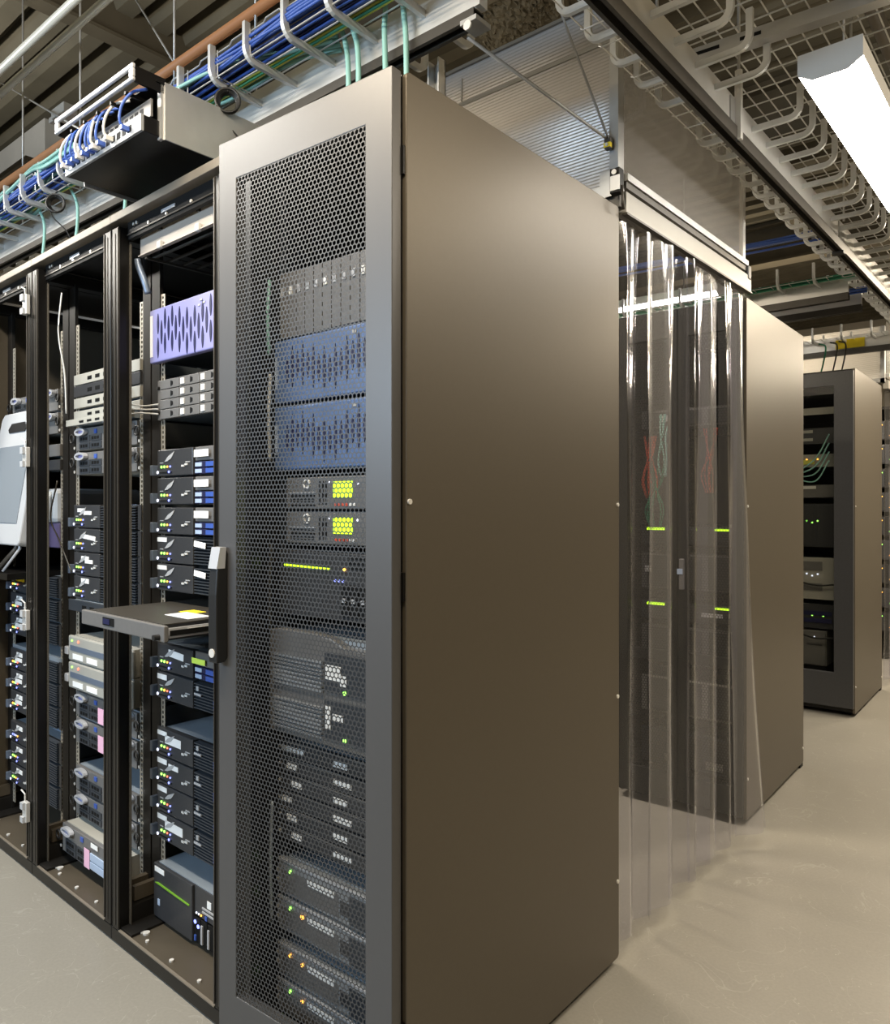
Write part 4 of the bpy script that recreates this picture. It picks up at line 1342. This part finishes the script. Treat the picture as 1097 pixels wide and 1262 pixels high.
# ------------------------------------------------------------------ containment panels over the racks
t = thing('containment_panel', 'translucent fluted panel standing on the racks above the tall cabinet', 'panel', (-1.09, 2.13, 2.33))
for k in range(4):
    x1 = -0.02 - 1.2 * k
    part('fluted_sheet', 'a', lambda q: flutes(q, 1.195, 0.445), 'fluted', t, (x1 - 1.195, 0.002, 0.06))
    part('fluted_sheet', 'b', lambda q: flutes(q, 1.195, 0.125), 'fluted', t, (x1 - 1.195, 0.004, 0.510))
pbox('joint_rail', 'galv', t, -4.8, -0.02, -0.006, 0.0, 0.500, 0.512)
pbox('top_rail', 'beige_lit_trim', t, -4.8, 0.0, -0.006, 0.02, 0.634, 0.645)
pbox('bottom_rail', 'galv', t, -4.8, 0.0, -0.012, 0.03, 0.030, 0.060)
pbox('bottom_angle', 'strut_dark', t, -4.8, 0.0, 0.0, 0.02, -0.012, 0.030)
pbox('corner_post', 'galv', t, -0.03, 0.0, -0.010, 0.028, 0.03, 0.645)
pbox('joint_strip', 'galv', t, -0.62, -0.615, -0.003, 0.0, 0.51, 0.60)
screw(t, -0.06, -0.012, -0.01, 0.012, 'bolt')
hk = pbox('hook_plate', 'galv', t, -0.06, -0.02, -0.016, -0.012, 0.02, 0.10)
t = thing('containment_panel', 'cloudy vinyl panel above the strip curtain beside the cable tray', 'panel', (-1.095, 2.16, 2.37))
pbox('vinyl_sheet', 'vinyl', t, -0.004, 0.0, 0.0, 1.09, 0.06, 0.60)
pbox('bottom_angle', 'strut_dark', t, -0.006, 0.012, 0.0, 1.09, 0.012, 0.034)
pbox('bottom_rail', 'galv', t, -0.006, 0.018, 0.0, 1.10, 0.034, 0.056)
pbox('end_post', 'galv_bright', t, -0.008, 0.008, 1.06, 1.09, 0.05, 0.60)
pbox('top_rail', 'galv', t, -0.006, 0.010, 0.0, 1.09, 0.60, 0.62)
pbox('end_clip', 'cable_black', t, 0.0, 0.02, 1.09, 1.13, -0.02, 0.04, bevel=0.006)
t = thing('corner_bracket', 'black clamp joining the plastic panels at the cabinet corner', 'bracket', (-1.082, 2.118, 2.345))
pbox('clamp', 'rack_black', t, -0.02, 0.012, -0.03, 0.0, 0.0, 0.075, bevel=0.002)
pbox('plate', 'galv', t, -0.016, 0.014, -0.034, -0.03, 0.006, 0.05)
screw(t, -0.002, -0.034, 0.06, 0.008, 'bolt')
MB().tube([(0.016, -0.02, 0.02), (0.018, -0.018, -0.03), (0.016, -0.01, -0.05)], 0.004, 8).build('latch_hook', 'strut_dark', t, smooth=True)
t = thing('containment_panel', 'lit fluted panel above the far glass-doored cabinet', 'panel', (-1.17, 6.62, 2.33))
for k in range(3):
    part('fluted_sheet', 'c', lambda q: flutes(q, 1.195, 0.40), 'fluted', t, (-0.02 - 1.2 * (k + 1) + 0.005, 0.002, 0.05))
pbox('bottom_rail', 'galv', t, -3.6, 0.0, -0.01, 0.03, 0.02, 0.05)
pbox('corner_post', 'galv', t, -0.03, 0.0, -0.01, 0.03, 0.02, 0.45)
t = thing('containment_panel', 'cloudy vinyl panel above the far curtain', 'panel', (-1.165, 6.66, 2.37))
pbox('vinyl_sheet', 'vinyl', t, -0.004, 0.0, 0.0, 1.2, 0.05, 0.45)
pbox('bottom_rail', 'galv', t, -0.006, 0.018, 0.0, 1.2, 0.02, 0.05)


# ------------------------------------------------------------------ cable trays
def j_arm(side, length, z0, up=0.105, r=0.035):
    pts = [(0, side * 0.010, z0)]
    pts.append((0, side * (length - r), z0))
    for k in range(1, 7):
        a = R(15 * k)
        pts.append((0, side * (length - r + r * math.sin(a)), z0 + r - r * math.cos(a)))
    pts.append((0, side * length, z0 + up))

    def fn(q):
        q.sweep(pts, [(-0.0095, -0.0065), (0.0095, -0.0065), (0.0095, 0.0065), (-0.0095, 0.0065)], (1, 0, 0))
    return fn


def cable_tray(label, loc, rz, length, arms, left, right, basket=(True, True), spine_h=0.10, sh=0.041, inner=0.0, walls=False, az=0.10):
    t = thing('cable_tray', label, 'cable tray', loc, rz)
    MB().box(0, length, -0.010, 0.010, sh, sh + spine_h).build('spine', 'galv_bright', t, bevel=0.002)
    sb = MB()
    sb.box(0, length, -0.021, -0.018, 0, sh)
    sb.box(0, length, 0.018, 0.021, 0, sh)
    sb.box(0, length, -0.018, 0.018, sh - 0.004, sh)
    sb.box(0, length, -0.018, -0.010, 0, 0.004)
    sb.box(0, length, 0.010, 0.018, 0, 0.004)
    sb.build('strut_channel', 'strut_dark', t)
    for a in arms:
        if left:
            part('arm', ('j', 1, left, az), j_arm(1, left, az), 'arm_steel', t, (a, 0, 0), smooth=False)
        if right:
            part('arm', ('j', -1, right, az), j_arm(-1, right, az), 'arm_steel', t, (a, 0, 0), smooth=False)
    for sd, ln, on in ((1, left, basket[0]), (-1, right, basket[1])):
        if not (on and ln):
            continue
        wb = MB()
        lo, hi = min(arms) - 0.1, max(arms) + 0.1
        r = 0.0022
        ya = 0.016 + inner
        n = max(2, int((ln - 0.02 - inner) / 0.05))
        for k in range(n + 1):
            y = sd * (ya + k * (ln - 0.012 - ya) / n)
            wb.cyl((lo, y, az + 0.0120), (hi, y, az + 0.0120), r, 5)
        if walls:
            wv = []
            x = lo
            while x < hi:
                wv += [(x, sd * (ln - 0.012), az + 0.0830), (x + 0.06, sd * (ln - 0.012), az + 0.0830), (x + 0.07, sd * (ln - 0.012), az + 0.0930), (x + 0.13, sd * (ln - 0.012), az + 0.0930), (x + 0.14, sd * (ln - 0.012), az + 0.0830)]
                x += 0.163
            wb.tube(wv, r, 5)
            wb.cyl((lo, sd * (ln - 0.012), az + 0.0480), (hi, sd * (ln - 0.012), az + 0.0480), r, 5)
        x = lo
        while x < hi:
            top = [(x, sd * (ln - 0.009), az + 0.0180), (x, sd * (ln - 0.009), az + 0.0880)] if walls else [(x, sd * (ln - 0.004), az + 0.0140)]
            wb.tube([(x, sd * (ya - 0.004), az + 0.0085), (x, sd * (ln - 0.014), az + 0.0085)] + top, r, 5, False, (1, 0, 0))
            x += 0.163 if walls else 0.1016
        wb.build('wire_basket', 'wire_steel', t)['kind'] = 'stuff'
    return t


def bundle(label, ctrl, n, spread, r, mats, cat='cable', twist=0.0):
    """tied bundle of cables; each cable is a part"""
    p0 = Vector(ctrl[0])
    t = thing('cable_bundle', label, cat, p0)
    for k in range(n):
        a = random.uniform(0, 2 * PI)
        q = math.sqrt(random.random()) * spread
        pts = []
        for i, c in enumerate(ctrl):
            a2 = a + twist * i + random.uniform(-0.35, 0.35)
            d = Vector(c) - p0
            dirv = (Vector(ctrl[min(i + 1, len(ctrl) - 1)]) - Vector(ctrl[max(i - 1, 0)])).normalized()
            sdv = Vector((0, 0, 1)).cross(dirv)
            if sdv.length < 0.01:
                sdv = Vector((1, 0, 0))
            sdv.normalize()
            upv = dirv.cross(sdv)
            pts.append(d + sdv * q * math.cos(a2) * 1.5 + upv * q * math.sin(a2))
        cable('cable', pts, r, mats[k % len(mats)], parent=t, n=6)
    return t


T1Y, T1Z = 1.50, 2.60
arms1 = [x - (-6.0) for x in [-1.322 - 0.174 * k for k in range(24)]]
cable_tray('galvanised cable tray with blue cables running above the open racks', (-6.0, T1Y, T1Z), 0, 4.85, arms1, 0.19, 0.19, (False, True), 0.112, 0.027, 0.05, True, 0.084)
# cover plate and hardware at the tray's cut end
t = thing('end_bracket', 'bolted steel end bracket of the left cable tray', 'bracket', (-1.165, T1Y, T1Z))
pbox('plate', 'galv_bright', t, -0.01, 0.03, -0.016, 0.016, 0.03, 0.16)
pbox('foot', 'galv', t, -0.02, 0.03, -0.03, 0.03, -0.012, 0.0)
for x in (0.0, 0.02):
    screw(t, x, -0.016, 0.06, 0.008, 'bolt')
screw(t, 0.005, -0.03, -0.02, 0.012, 'bolt')
blue = ['cable_blue', 'cable_blue', 'cable_blue', 'cable_blue', 'slot_navy']
bundle('thick blue cable bundle lying in the left tray', [(-5.8 + 0.42 * k, T1Y - 0.135 + 0.008 * math.sin(k * 1.7), T1Z + 0.142 + 0.006 * math.sin(k)) for k in range(12)], 26, 0.034, 0.0050, blue)
bundle('yellow and green cables beside the blue bundle in the left tray', [(-4.2 + 0.42 * k, T1Y - 0.085 + 0.008 * math.sin(k * 2.1), T1Z + 0.114 + 0.005 * math.sin(k)) for k in range(8)], 3, 0.008, 0.0045, ['cable_yellow', 'cable_yellow', 'cable_green'])
bundle('teal cables winding through the left tray above the racks', [(-4.4, 1.36, 2.714), (-4.0, 1.31, 2.734), (-3.6, 1.42, 2.719), (-3.2, 1.33, 2.754), (-2.9, 1.44, 2.724), (-2.5, 1.38, 2.719), (-2.1, 1.43, 2.714), (-1.8, 1.42, 2.724), (-1.62, 1.46, 2.714)], 6, 0.020, 0.0065, ['cable_teal'], twist=0.5)
bundle('teal cables looping along the outer edge of the left tray', [(-4.5, 1.34, 2.73), (-4.1, 1.36, 2.78), (-3.75, 1.30, 2.72), (-3.4, 1.33, 2.80), (-3.1, 1.29, 2.74), (-2.75, 1.36, 2.82), (-2.35, 1.31, 2.73), (-2.0, 1.35, 2.745), (-1.75, 1.42, 2.735), (-1.55, 1.45, 2.76)], 4, 0.014, 0.0062, ['cable_teal'], twist=0.7)
for k, (x, x2, yy) in enumerate(((-1.415, -1.425, 1.46), (-1.375, -1.36, 1.47), (-1.56, -1.52, 1.45), (-1.60, -1.57, 1.46))):
    cable('drop_cable', [(x - 0.24, 1.40, 2.75), (x - 0.12, 1.42, 2.775), (x - 0.02, yy - 0.01, 2.76), (x2, yy - 0.012, 2.66), (x2 + 0.005, yy - 0.01, 2.50), (x2 + 0.01, yy, 2.325)], 0.0075, 'cable_teal',
          ['rightmost', 'second from right', 'third from right', 'fourth from right'][k if k > 1 else 1 - k] + ' teal cable dropping onto the tall cabinet', sides=8)
for k, (x, x2) in enumerate(((-2.86, -2.80), (-2.72, -2.66), (-2.62, -2.58), (-3.28, -3.20), (-3.6, -3.52))):
    cable('drop_cable', [(x - 0.25, 1.38, 2.755), (x - 0.10, 1.34, 2.80), (x, 1.40, 2.77), (x2, 1.44, 2.66), (x2 + 0.03, 1.42, 2.46), (x2 + 0.05, 1.40, 2.33)], 0.0065, 'cable_teal',
          ['teal cable dropping between the two left racks, first left of the patch shelf', 'teal cable dropping just under the patch shelf', 'teal cable dropping beside the galvanised shelf plate', 'teal cable dropping beside the left black coil', 'leftmost teal cable dropping onto the racks'][k], sides=8)
for lab, c, rr in (('black cable coil hanging from the tray right of the patch shelf', (-1.905, 1.29, 2.575), 0.034), ('black cable coil hanging from the tray at the far left', (-3.045, 1.29, 2.569), 0.033)):
    t = thing('cable_coil', lab, 'cable', c, R(52))
    for k in range(5):
        q = rr * (1 - 0.06 * k)
        MB().tube([(q * math.cos(2 * PI * i / 20), -0.006 + 0.005 * k + 0.003 * math.sin(2 * PI * i / 20 + k), q * 1.06 * math.sin(2 * PI * i / 20)) for i in range(20)], 0.0042, 6, True, (0, 1, 0)).build('loop', 'cable_black', t, smooth=True)
    cable('tail', [(-0.02, 0, -rr * 0.8), (-0.01, 0.01, -rr * 1.6), (0.03, 0.02, -rr * 2.8), (0.05, 0.03, -rr * 4)], 0.0025, 'cable_black', parent=t)
    cable('tie', [(0, 0, rr * 0.8), (0.0, 0.004, rr * 1.3), (0.004, 0.02, rr * 1.7)], 0.003, 'cable_black', parent=t)

# support leg between the cabinet roof and the left tray
t = thing('tray_support', 'slotted steel support leg under the tray end above the cabinet', 'bracket', (-1.36, 1.60, 2.318))
pbox('leg', 'galv', t, -0.02, 0.02, -0.004, 0.0, 0.03, 0.30)
pbox('leg_flange', 'galv_bright', t, -0.02, -0.016, -0.03, 0.0, 0.03, 0.30)
pbox('leg_flange', 'galv_bright', t, 0.016, 0.02, -0.03, 0.0, 0.03, 0.30)
pbox('foot', 'galv_bright', t, -0.045, 0.045, -0.04, 0.05, -0.004, 0.004)
pbox('foot_plate', 'galv_bright', t, -0.03, 0.03, -0.006, 0.0, 0.0, 0.10)
screw(t, 0, -0.006, 0.07, 0.008, 'bolt')

# tray over the corridor, on the right
arms2 = [y - 0.9 for y in [2.355 - 0.1524 * k for k in range(9)] + [2.70 + 0.1524 * k for k in range(26)]]
cable_tray('galvanised wire-basket tray running above the corridor into the distance', (-0.89, 0.9, 2.60), R(90), 5.9, arms2, 0.178, 0.165, (True, False))
t = thing('tray_splice', 'steel splice and hanger clamp on the corridor tray', 'bracket', (-0.89, 2.53, 2.60))
pbox('plate', 'galv', t, 0.010, 0.014, -0.05, 0.05, 0.05, 0.13)
pbox('hanger', 'galv_bright', t, 0.012, 0.032, -0.010, 0.010, 0.0, 0.19)
MB().cyl((0.022, 0, 0.19), (0.022, 0, 1.3), 0.005, 8).build('rod', 'galv', t)
for z in (0.15, 0.21):
    MB().cyl((0.022, 0, z), (0.022, 0, z + 0.016), 0.012, 6).build('nut', 'bolt_zinc', t)
t = thing('tray_splice', 'far hanger clamp on the corridor tray above the middle cabinets', 'bracket', (-0.89, 3.95, 2.60))
pbox('plate', 'galv', t, 0.010, 0.014, -0.05, 0.05, 0.05, 0.13)
MB().cyl((0.022, 0, 0.14), (0.022, 0, 1.3), 0.005, 8).build('rod', 'galv', t)
pbox('clip', 'cable_black', t, -0.025, 0.025, -0.02, 0.02, -0.012, 0.0)
t = thing('hanger_strut', 'grey steel strut carrying the corridor tray, above its basket', 'strut', (-1.15, 2.30, 2.775), R(5))
pbox('channel', 'galv', t, 0.05, 0.75, -0.02, 0.02, 0.0, 0.04)
pbox('slot', 'deep_black', t, 0.18, 0.30, -0.022, -0.020, 0.015, 0.025)
pbox('slot', 'deep_black', t, 0.36, 0.42, -0.022, -0.020, 0.015, 0.025)
for x in (0.10, 0.68):
    MB().cyl((x, 0, 0.04), (x, 0, 1.25), 0.005, 8).build('rod', 'galv', t)
t = thing('wire_mesh_tray', 'wide flat wire mesh tray lying above the corridor tray arms', 'cable tray', (-1.02, 0.9, 2.86))
wm = MB()
for k in range(13):
    wm.cyl((0.05 * k, 0, 0.004), (0.05 * k, 5.4, 0.004), 0.0026, 5)
for k in range(54):
    wm.cyl((-0.01, 0.05 + 0.1 * k, 0), (0.61, 0.05 + 0.1 * k, 0), 0.0026, 5)
wm.build('mesh_wires', 'wire_steel', t)['kind'] = 'stuff'
for x in (-0.012, 0.612):
    MB().cyl((x, 0, 0.05), (x, 5.4, 0.05), 0.003, 6).build('edge_wire', 'wire_steel', t)
# second basket tray higher up at the right
cable_tray('second wire-basket tray at the top right corner beyond the lamp', (0.02, 1.2, 2.92), R(90), 5.0, [0.2 + 0.25 * k for k in range(19)], 0.30, 0.30, (True, True))
bundle('blue and green cables in the upper right basket tray', [(-0.20, 2.1 + 0.4 * k, 3.09) for k in range(9)], 9, 0.03, 0.006, ['cable_blue', 'cable_green', 'cable_blue', 'cable_teal'])
o = MB().cyl((-0.50, 1.2, 2.93), (-0.50, 6.5, 2.93), 0.024, 14).build('steel_pipe', 'beige_lit_trim', smooth=True)
tag(o, 'brown steel pipe running beside the corridor lamp', 'pipe')

# trays over the further rows
for i, (yy, lb) in enumerate(((4.9, 'cable tray crossing above the curtained cabinet row'), (5.24, 'second cable tray crossing behind the first, beyond the curtained row'), (6.45, 'cable tray with a yellow label above the far glass-doored cabinet'))):
    cable_tray(lb, (-5.5, yy, 2.60 if i < 2 else 2.56), 0, 4.45, [0.3 + 0.2 * k for k in range(21)], 0.16, 0.16, (False, True))
o = pbox('warning_label', 'sticker_yellow', None, -1.47, -1.27, 6.427, 6.429, 2.605, 2.675)
tag(o, 'yellow label stuck on the far cable tray', 'label')
bundle('blue cable run on the second crossing tray', [(-4.0 + 0.6 * k, 5.14, 2.70) for k in range(6)], 8, 0.02, 0.006, ['cable_blue'])
bundle('green cable run on the first crossing tray', [(-4.0 + 0.6 * k, 4.80, 2.72) for k in range(6)], 4, 0.014, 0.006, ['cable_green'])
bundle('blue cable bundle high behind the vinyl panel', [(-3.2 + 0.45 * k, 4.2, 2.80 + 0.02 * math.sin(k)) for k in range(6)], 8, 0.025, 0.006, ['cable_blue'])
for k, x in enumerate((-1.50, -1.42, -1.36)):
    cable('drop_cable', [(x - 0.08, 6.40, 2.66), (x - 0.02, 6.34, 2.62), (x, 6.2, 2.48), (x - 0.01, 6.1, 2.325)], 0.006, ['cable_green', 'cable_black', 'cable_black'][k],
          ['green cable dropping onto the far glass-doored cabinet', 'left black cable dropping onto the far glass-doored cabinet', 'right black cable dropping onto the far glass-doored cabinet'][k])


# ------------------------------------------------------------------ fluorescent fixtures
def lamp(label, loc, rz, length, w=0.165):
    t = thing('fluorescent_fixture', label, 'lamp', loc, rz, 'fluorescent fixtures')
    h = w / 2
    lens_p = [(-h + 0.001, 0.022), (-h + 0.038, 0.001), (h - 0.038, 0.001), (h - 0.001, 0.022), (h - 0.001, 0.026), (-h + 0.001, 0.026)]
    MB().prism(lens_p, 'x', 0.002, length - 0.002).build('diffuser', 'tube_light', t)
    MB().prism([(-h, 0.0262), (h, 0.0262), (h, 0.078), (-h, 0.078)], 'x', 0.0, length).build('housing', 'lamp_housing', t)
    end = [(-h - 0.001, 0.022), (-h + 0.038, -0.001), (h - 0.038, -0.001), (h + 0.001, 0.022), (h + 0.001, 0.079), (-h - 0.001, 0.079)]
    for x in (-0.004, length):
        MB().prism(end, 'x', x, x + 0.004).build('end_plate', 'lamp_housing', t)
    for x in (0.25, length - 0.25):
        MB().cyl((x, 0, 0.078), (x, 0, H - loc[2]), 0.004, 6).build('hanger_rod', 'galv', t)
    return t


lamp('bright white fluorescent fixture hanging above the corridor at the upper right', (-0.543, 2.31, 2.60), R(90), 1.30)
lamp('fluorescent fixture glowing through the plastic curtain above the cabinets', (-3.0, 5.02, 2.78), 0, 1.16)

# ------------------------------------------------------------------ patch shelf above the open rack
t = thing('patch_shelf', 'overhead patch shelf with black switch and blue cords above the racks', 'network shelf', (-2.145, 1.04, 2.40))
sw = pbox('switch', 'rack_black', t, -0.225, 0.225, 0.0, 0.26, 0.0, 0.044, bevel=0.002)
sf = pbox('switch_front', 'front_silver', t, -0.225, 0.225, -0.008, 0.0, 0.0, 0.044)
for k in range(12):
    pbox('port', 'deep_black', sf, 0.05 + 0.03 * k, 0.07 + 0.03 * k, -0.001, 0, 0.012, 0.030)
pp = pbox('patch_panel', 'bezel_grey', t, -0.225, 0.225, 0.02, 0.026, 0.048, 0.095)
for k in range(14):
    pbox('port', 'deep_black', pp, 0.03 + 0.028 * k, 0.048 + 0.028 * k, -0.001, 0, 0.012, 0.032)
pbox('top_plate', 'rack_black', t, -0.235, 0.235, 0.03, 0.30, 0.142, 0.146)
for x in (-0.240, 0.232):
    pbox('side_plate', 'galv', t, x, x + 0.005, 0.055, 0.38, -0.006, 0.148)
pbox('front_flange', 'galv', t, 0.215, 0.232, 0.045, 0.055, -0.006, 0.148)
gu = MB()
gu.box(-0.235, 0.232, -0.036, -0.026, 0.153, 0.166)
gu.box(-0.235, 0.232, -0.036, -0.026, 0.120, 0.130)
gu.box(-0.235, -0.215, -0.036, -0.026, 0.130, 0.153)
gu.box(0.212, 0.232, -0.036, -0.026, 0.130, 0.153)
gu.build('cable_guard', 'silver', t, bevel=0.003, label='white cable guard bar')
for x in (-0.232, 0.224):
    pbox('guard_arm', 'rack_black', t, x, x + 0.008, -0.026, 0.06, 0.118, 0.160)
for k in range(5):
    pbox('guard_finger', 'rack_black', t, -0.15 + 0.08 * k, -0.142 + 0.08 * k, -0.026, 0.03, 0.104, 0.112)
for k in range(11):
    x0 = -0.20 + 0.032 * k if k < 8 else -0.02 + 0.09 * (k - 8)
    x1 = x0 + random.uniform(-0.01, 0.03)
    m_ = 'cable_blue' if k % 3 else 'cable_white'
    cable('patch_cord', [(x0, -0.006, 0.022), (x0 - 0.004, -0.030, 0.034), (x0 + 0.005, -0.030, 0.075), (x1, -0.012, 0.11), (x1 + 0.03, 0.015, 0.12)], 0.0038, m_, parent=t)
    pbox('plug', 'blue_plastic' if k % 3 else 'cable_white', t, x0 - 0.006, x0 + 0.006, -0.03, -0.006, 0.014, 0.026)
pbox('sticker', 'sticker_white', t, -0.222, -0.18, -0.0092, -0.008, 0.010, 0.036)
pbox('cross_rail', 'galv', t, -0.235, 0.27, 0.30, 0.335, -0.03, -0.008)

# ------------------------------------------------------------------ pipes, rods, wires under the ceiling
o = MB().cyl((-8, 1.5, 3.008), (-1.6, 1.5, 3.008), 0.017, 14).build('orange_conduit', 'conduit_orange', smooth=True)
tag(o, 'orange conduit running above the blue cables', 'conduit')
for i, (yy, zz) in enumerate(((1.30, 3.30), (1.40, 3.335))):
    o = MB().cyl((-8.5, yy, zz), (0.5, yy, zz), 0.016, 14).build('steel_conduit', 'conduit_white', smooth=True)
    tag(o, ['upper shiny white conduit under the ceiling at the top left', 'lower shiny white conduit under the ceiling at the top left'][i], 'conduit')
for i, x in enumerate((-3.9, -3.3, -2.55, -2.06)):
    o = MB().cyl((x, T1Y, T1Z + 0.14), (x, T1Y, H), 0.0045, 8).build('hanger_rod', 'galv', smooth=True)
    tag(o, ['leftmost', 'second from left', 'third from left', 'fourth from left'][i] + ' threaded rod holding the left tray from the ceiling', 'rod')
for lab, a, b2, r in (('steel stay wire from the ceiling to the orange conduit', (-3.613, 1.884, 3.95), (-2.55, 1.5, 3.02), 0.004),
                      ('steel stay wire at the far left going to the patch shelf', (-5.0, 1.8, 3.95), (-2.40, 1.16, 2.56), 0.004),
                      ('steel stay rod from the tray end to the panel corner', (-1.20, 1.52, 2.59), (-1.115, 2.112, 2.52), 0.0045),
                      ('steel stay wire rising from the panel corner to the ceiling', (-1.115, 2.108, 2.52), (-1.554, 1.842, 3.95), 0.0035)):
    o = MB().cyl(a, b2, r, 8).build('stay_wire', 'galv', smooth=True)
    tag(o, lab, 'wire')
t = thing('stay_anchor', 'yellow-banded wire anchor on the plastic panel corner', 'bracket', (-1.115, 2.108, 2.49))
pbox('block', 'strut_dark', t, -0.010, 0.010, -0.012, 0.008, 0.0, 0.035, bevel=0.002)
pbox('band', 'sticker_yellow', t, -0.011, 0.011, -0.013, 0.0, 0.004, 0.018)
screw(t, 0, -0.013, 0.011, 0.005, 'bolt')
t = thing('air_duct', 'pale sheet-metal duct under the ceiling at the left edge', 'duct', (-6.4, 2.0, 3.54))
pbox('body', 'duct_grey', t, -2.0, 1.52, 0.0, 0.5, 0.0, 0.24, bevel=0.004)
pbox('seam', 'galv', t, 0.6, 0.63, -0.006, 0.506, -0.006, 0.246)
pbox('underside_tray', 'base_plate', t, -2.0, 1.50, -0.10, 0.35, -0.05, -0.02)
o = MB().box(-3.4, -3.28, 1.42, 1.48, 3.06, 3.10).box(-3.46, -3.40, 1.435, 1.465, 3.068, 3.092).build('junction_box', 'duct_grey', bevel=0.004)
tag(o, 'small grey conduit fitting near the orange conduit', 'fitting')

# sprayed fireproofing on a beam stub
mb = MB()
nx, ny, nz = 44, 80, 26
sx, sy, sz = 0.42, 1.3, 0.36
idx = {}


def fp(i, j, k):
    if (i, j, k) not in idx:
        p = Vector((sx * (i / nx - 0.5), sy * (j / ny - 0.5), sz * (k / nz)))
        p += Vector((random.uniform(-1, 1), random.uniform(-1, 1), random.uniform(-1, 1))) * 0.009
        p += Vector((math.sin(19 * p.y + 7 * p.z), math.sin(23 * p.x), math.sin(17 * p.y + 11 * p.x))) * 0.010
        idx[(i, j, k)] = len(mb.v)
        mb.v.append(tuple(p))
    return idx[(i, j, k)]


for i in range(nx):
    for j in range(ny):
        mb.f.append((fp(i, j, 0), fp(i, j + 1, 0), fp(i + 1, j + 1, 0), fp(i + 1, j, 0)))
for i in range(nx):
    for k in range(nz):
        mb.f.append((fp(i, 0, k), fp(i + 1, 0, k), fp(i + 1, 0, k + 1), fp(i, 0, k + 1)))
        mb.f.append((fp(i, ny, k), fp(i, ny, k + 1), fp(i + 1, ny, k + 1), fp(i + 1, ny, k)))
for j in range(ny):
    for k in range(nz):
        mb.f.append((fp(0, j, k), fp(0, j, k + 1), fp(0, j + 1, k + 1), fp(0, j + 1, k)))
        mb.f.append((fp(nx, j, k), fp(nx, j + 1, k), fp(nx, j + 1, k + 1), fp(nx, j, k + 1)))
o = mb.build('fireproofed_beam', 'fireproofing', None, loc=(-2.0, 3.35, 3.62))
tag(o, 'rough brown fireproofed beam above the fluted panel', 'beam')
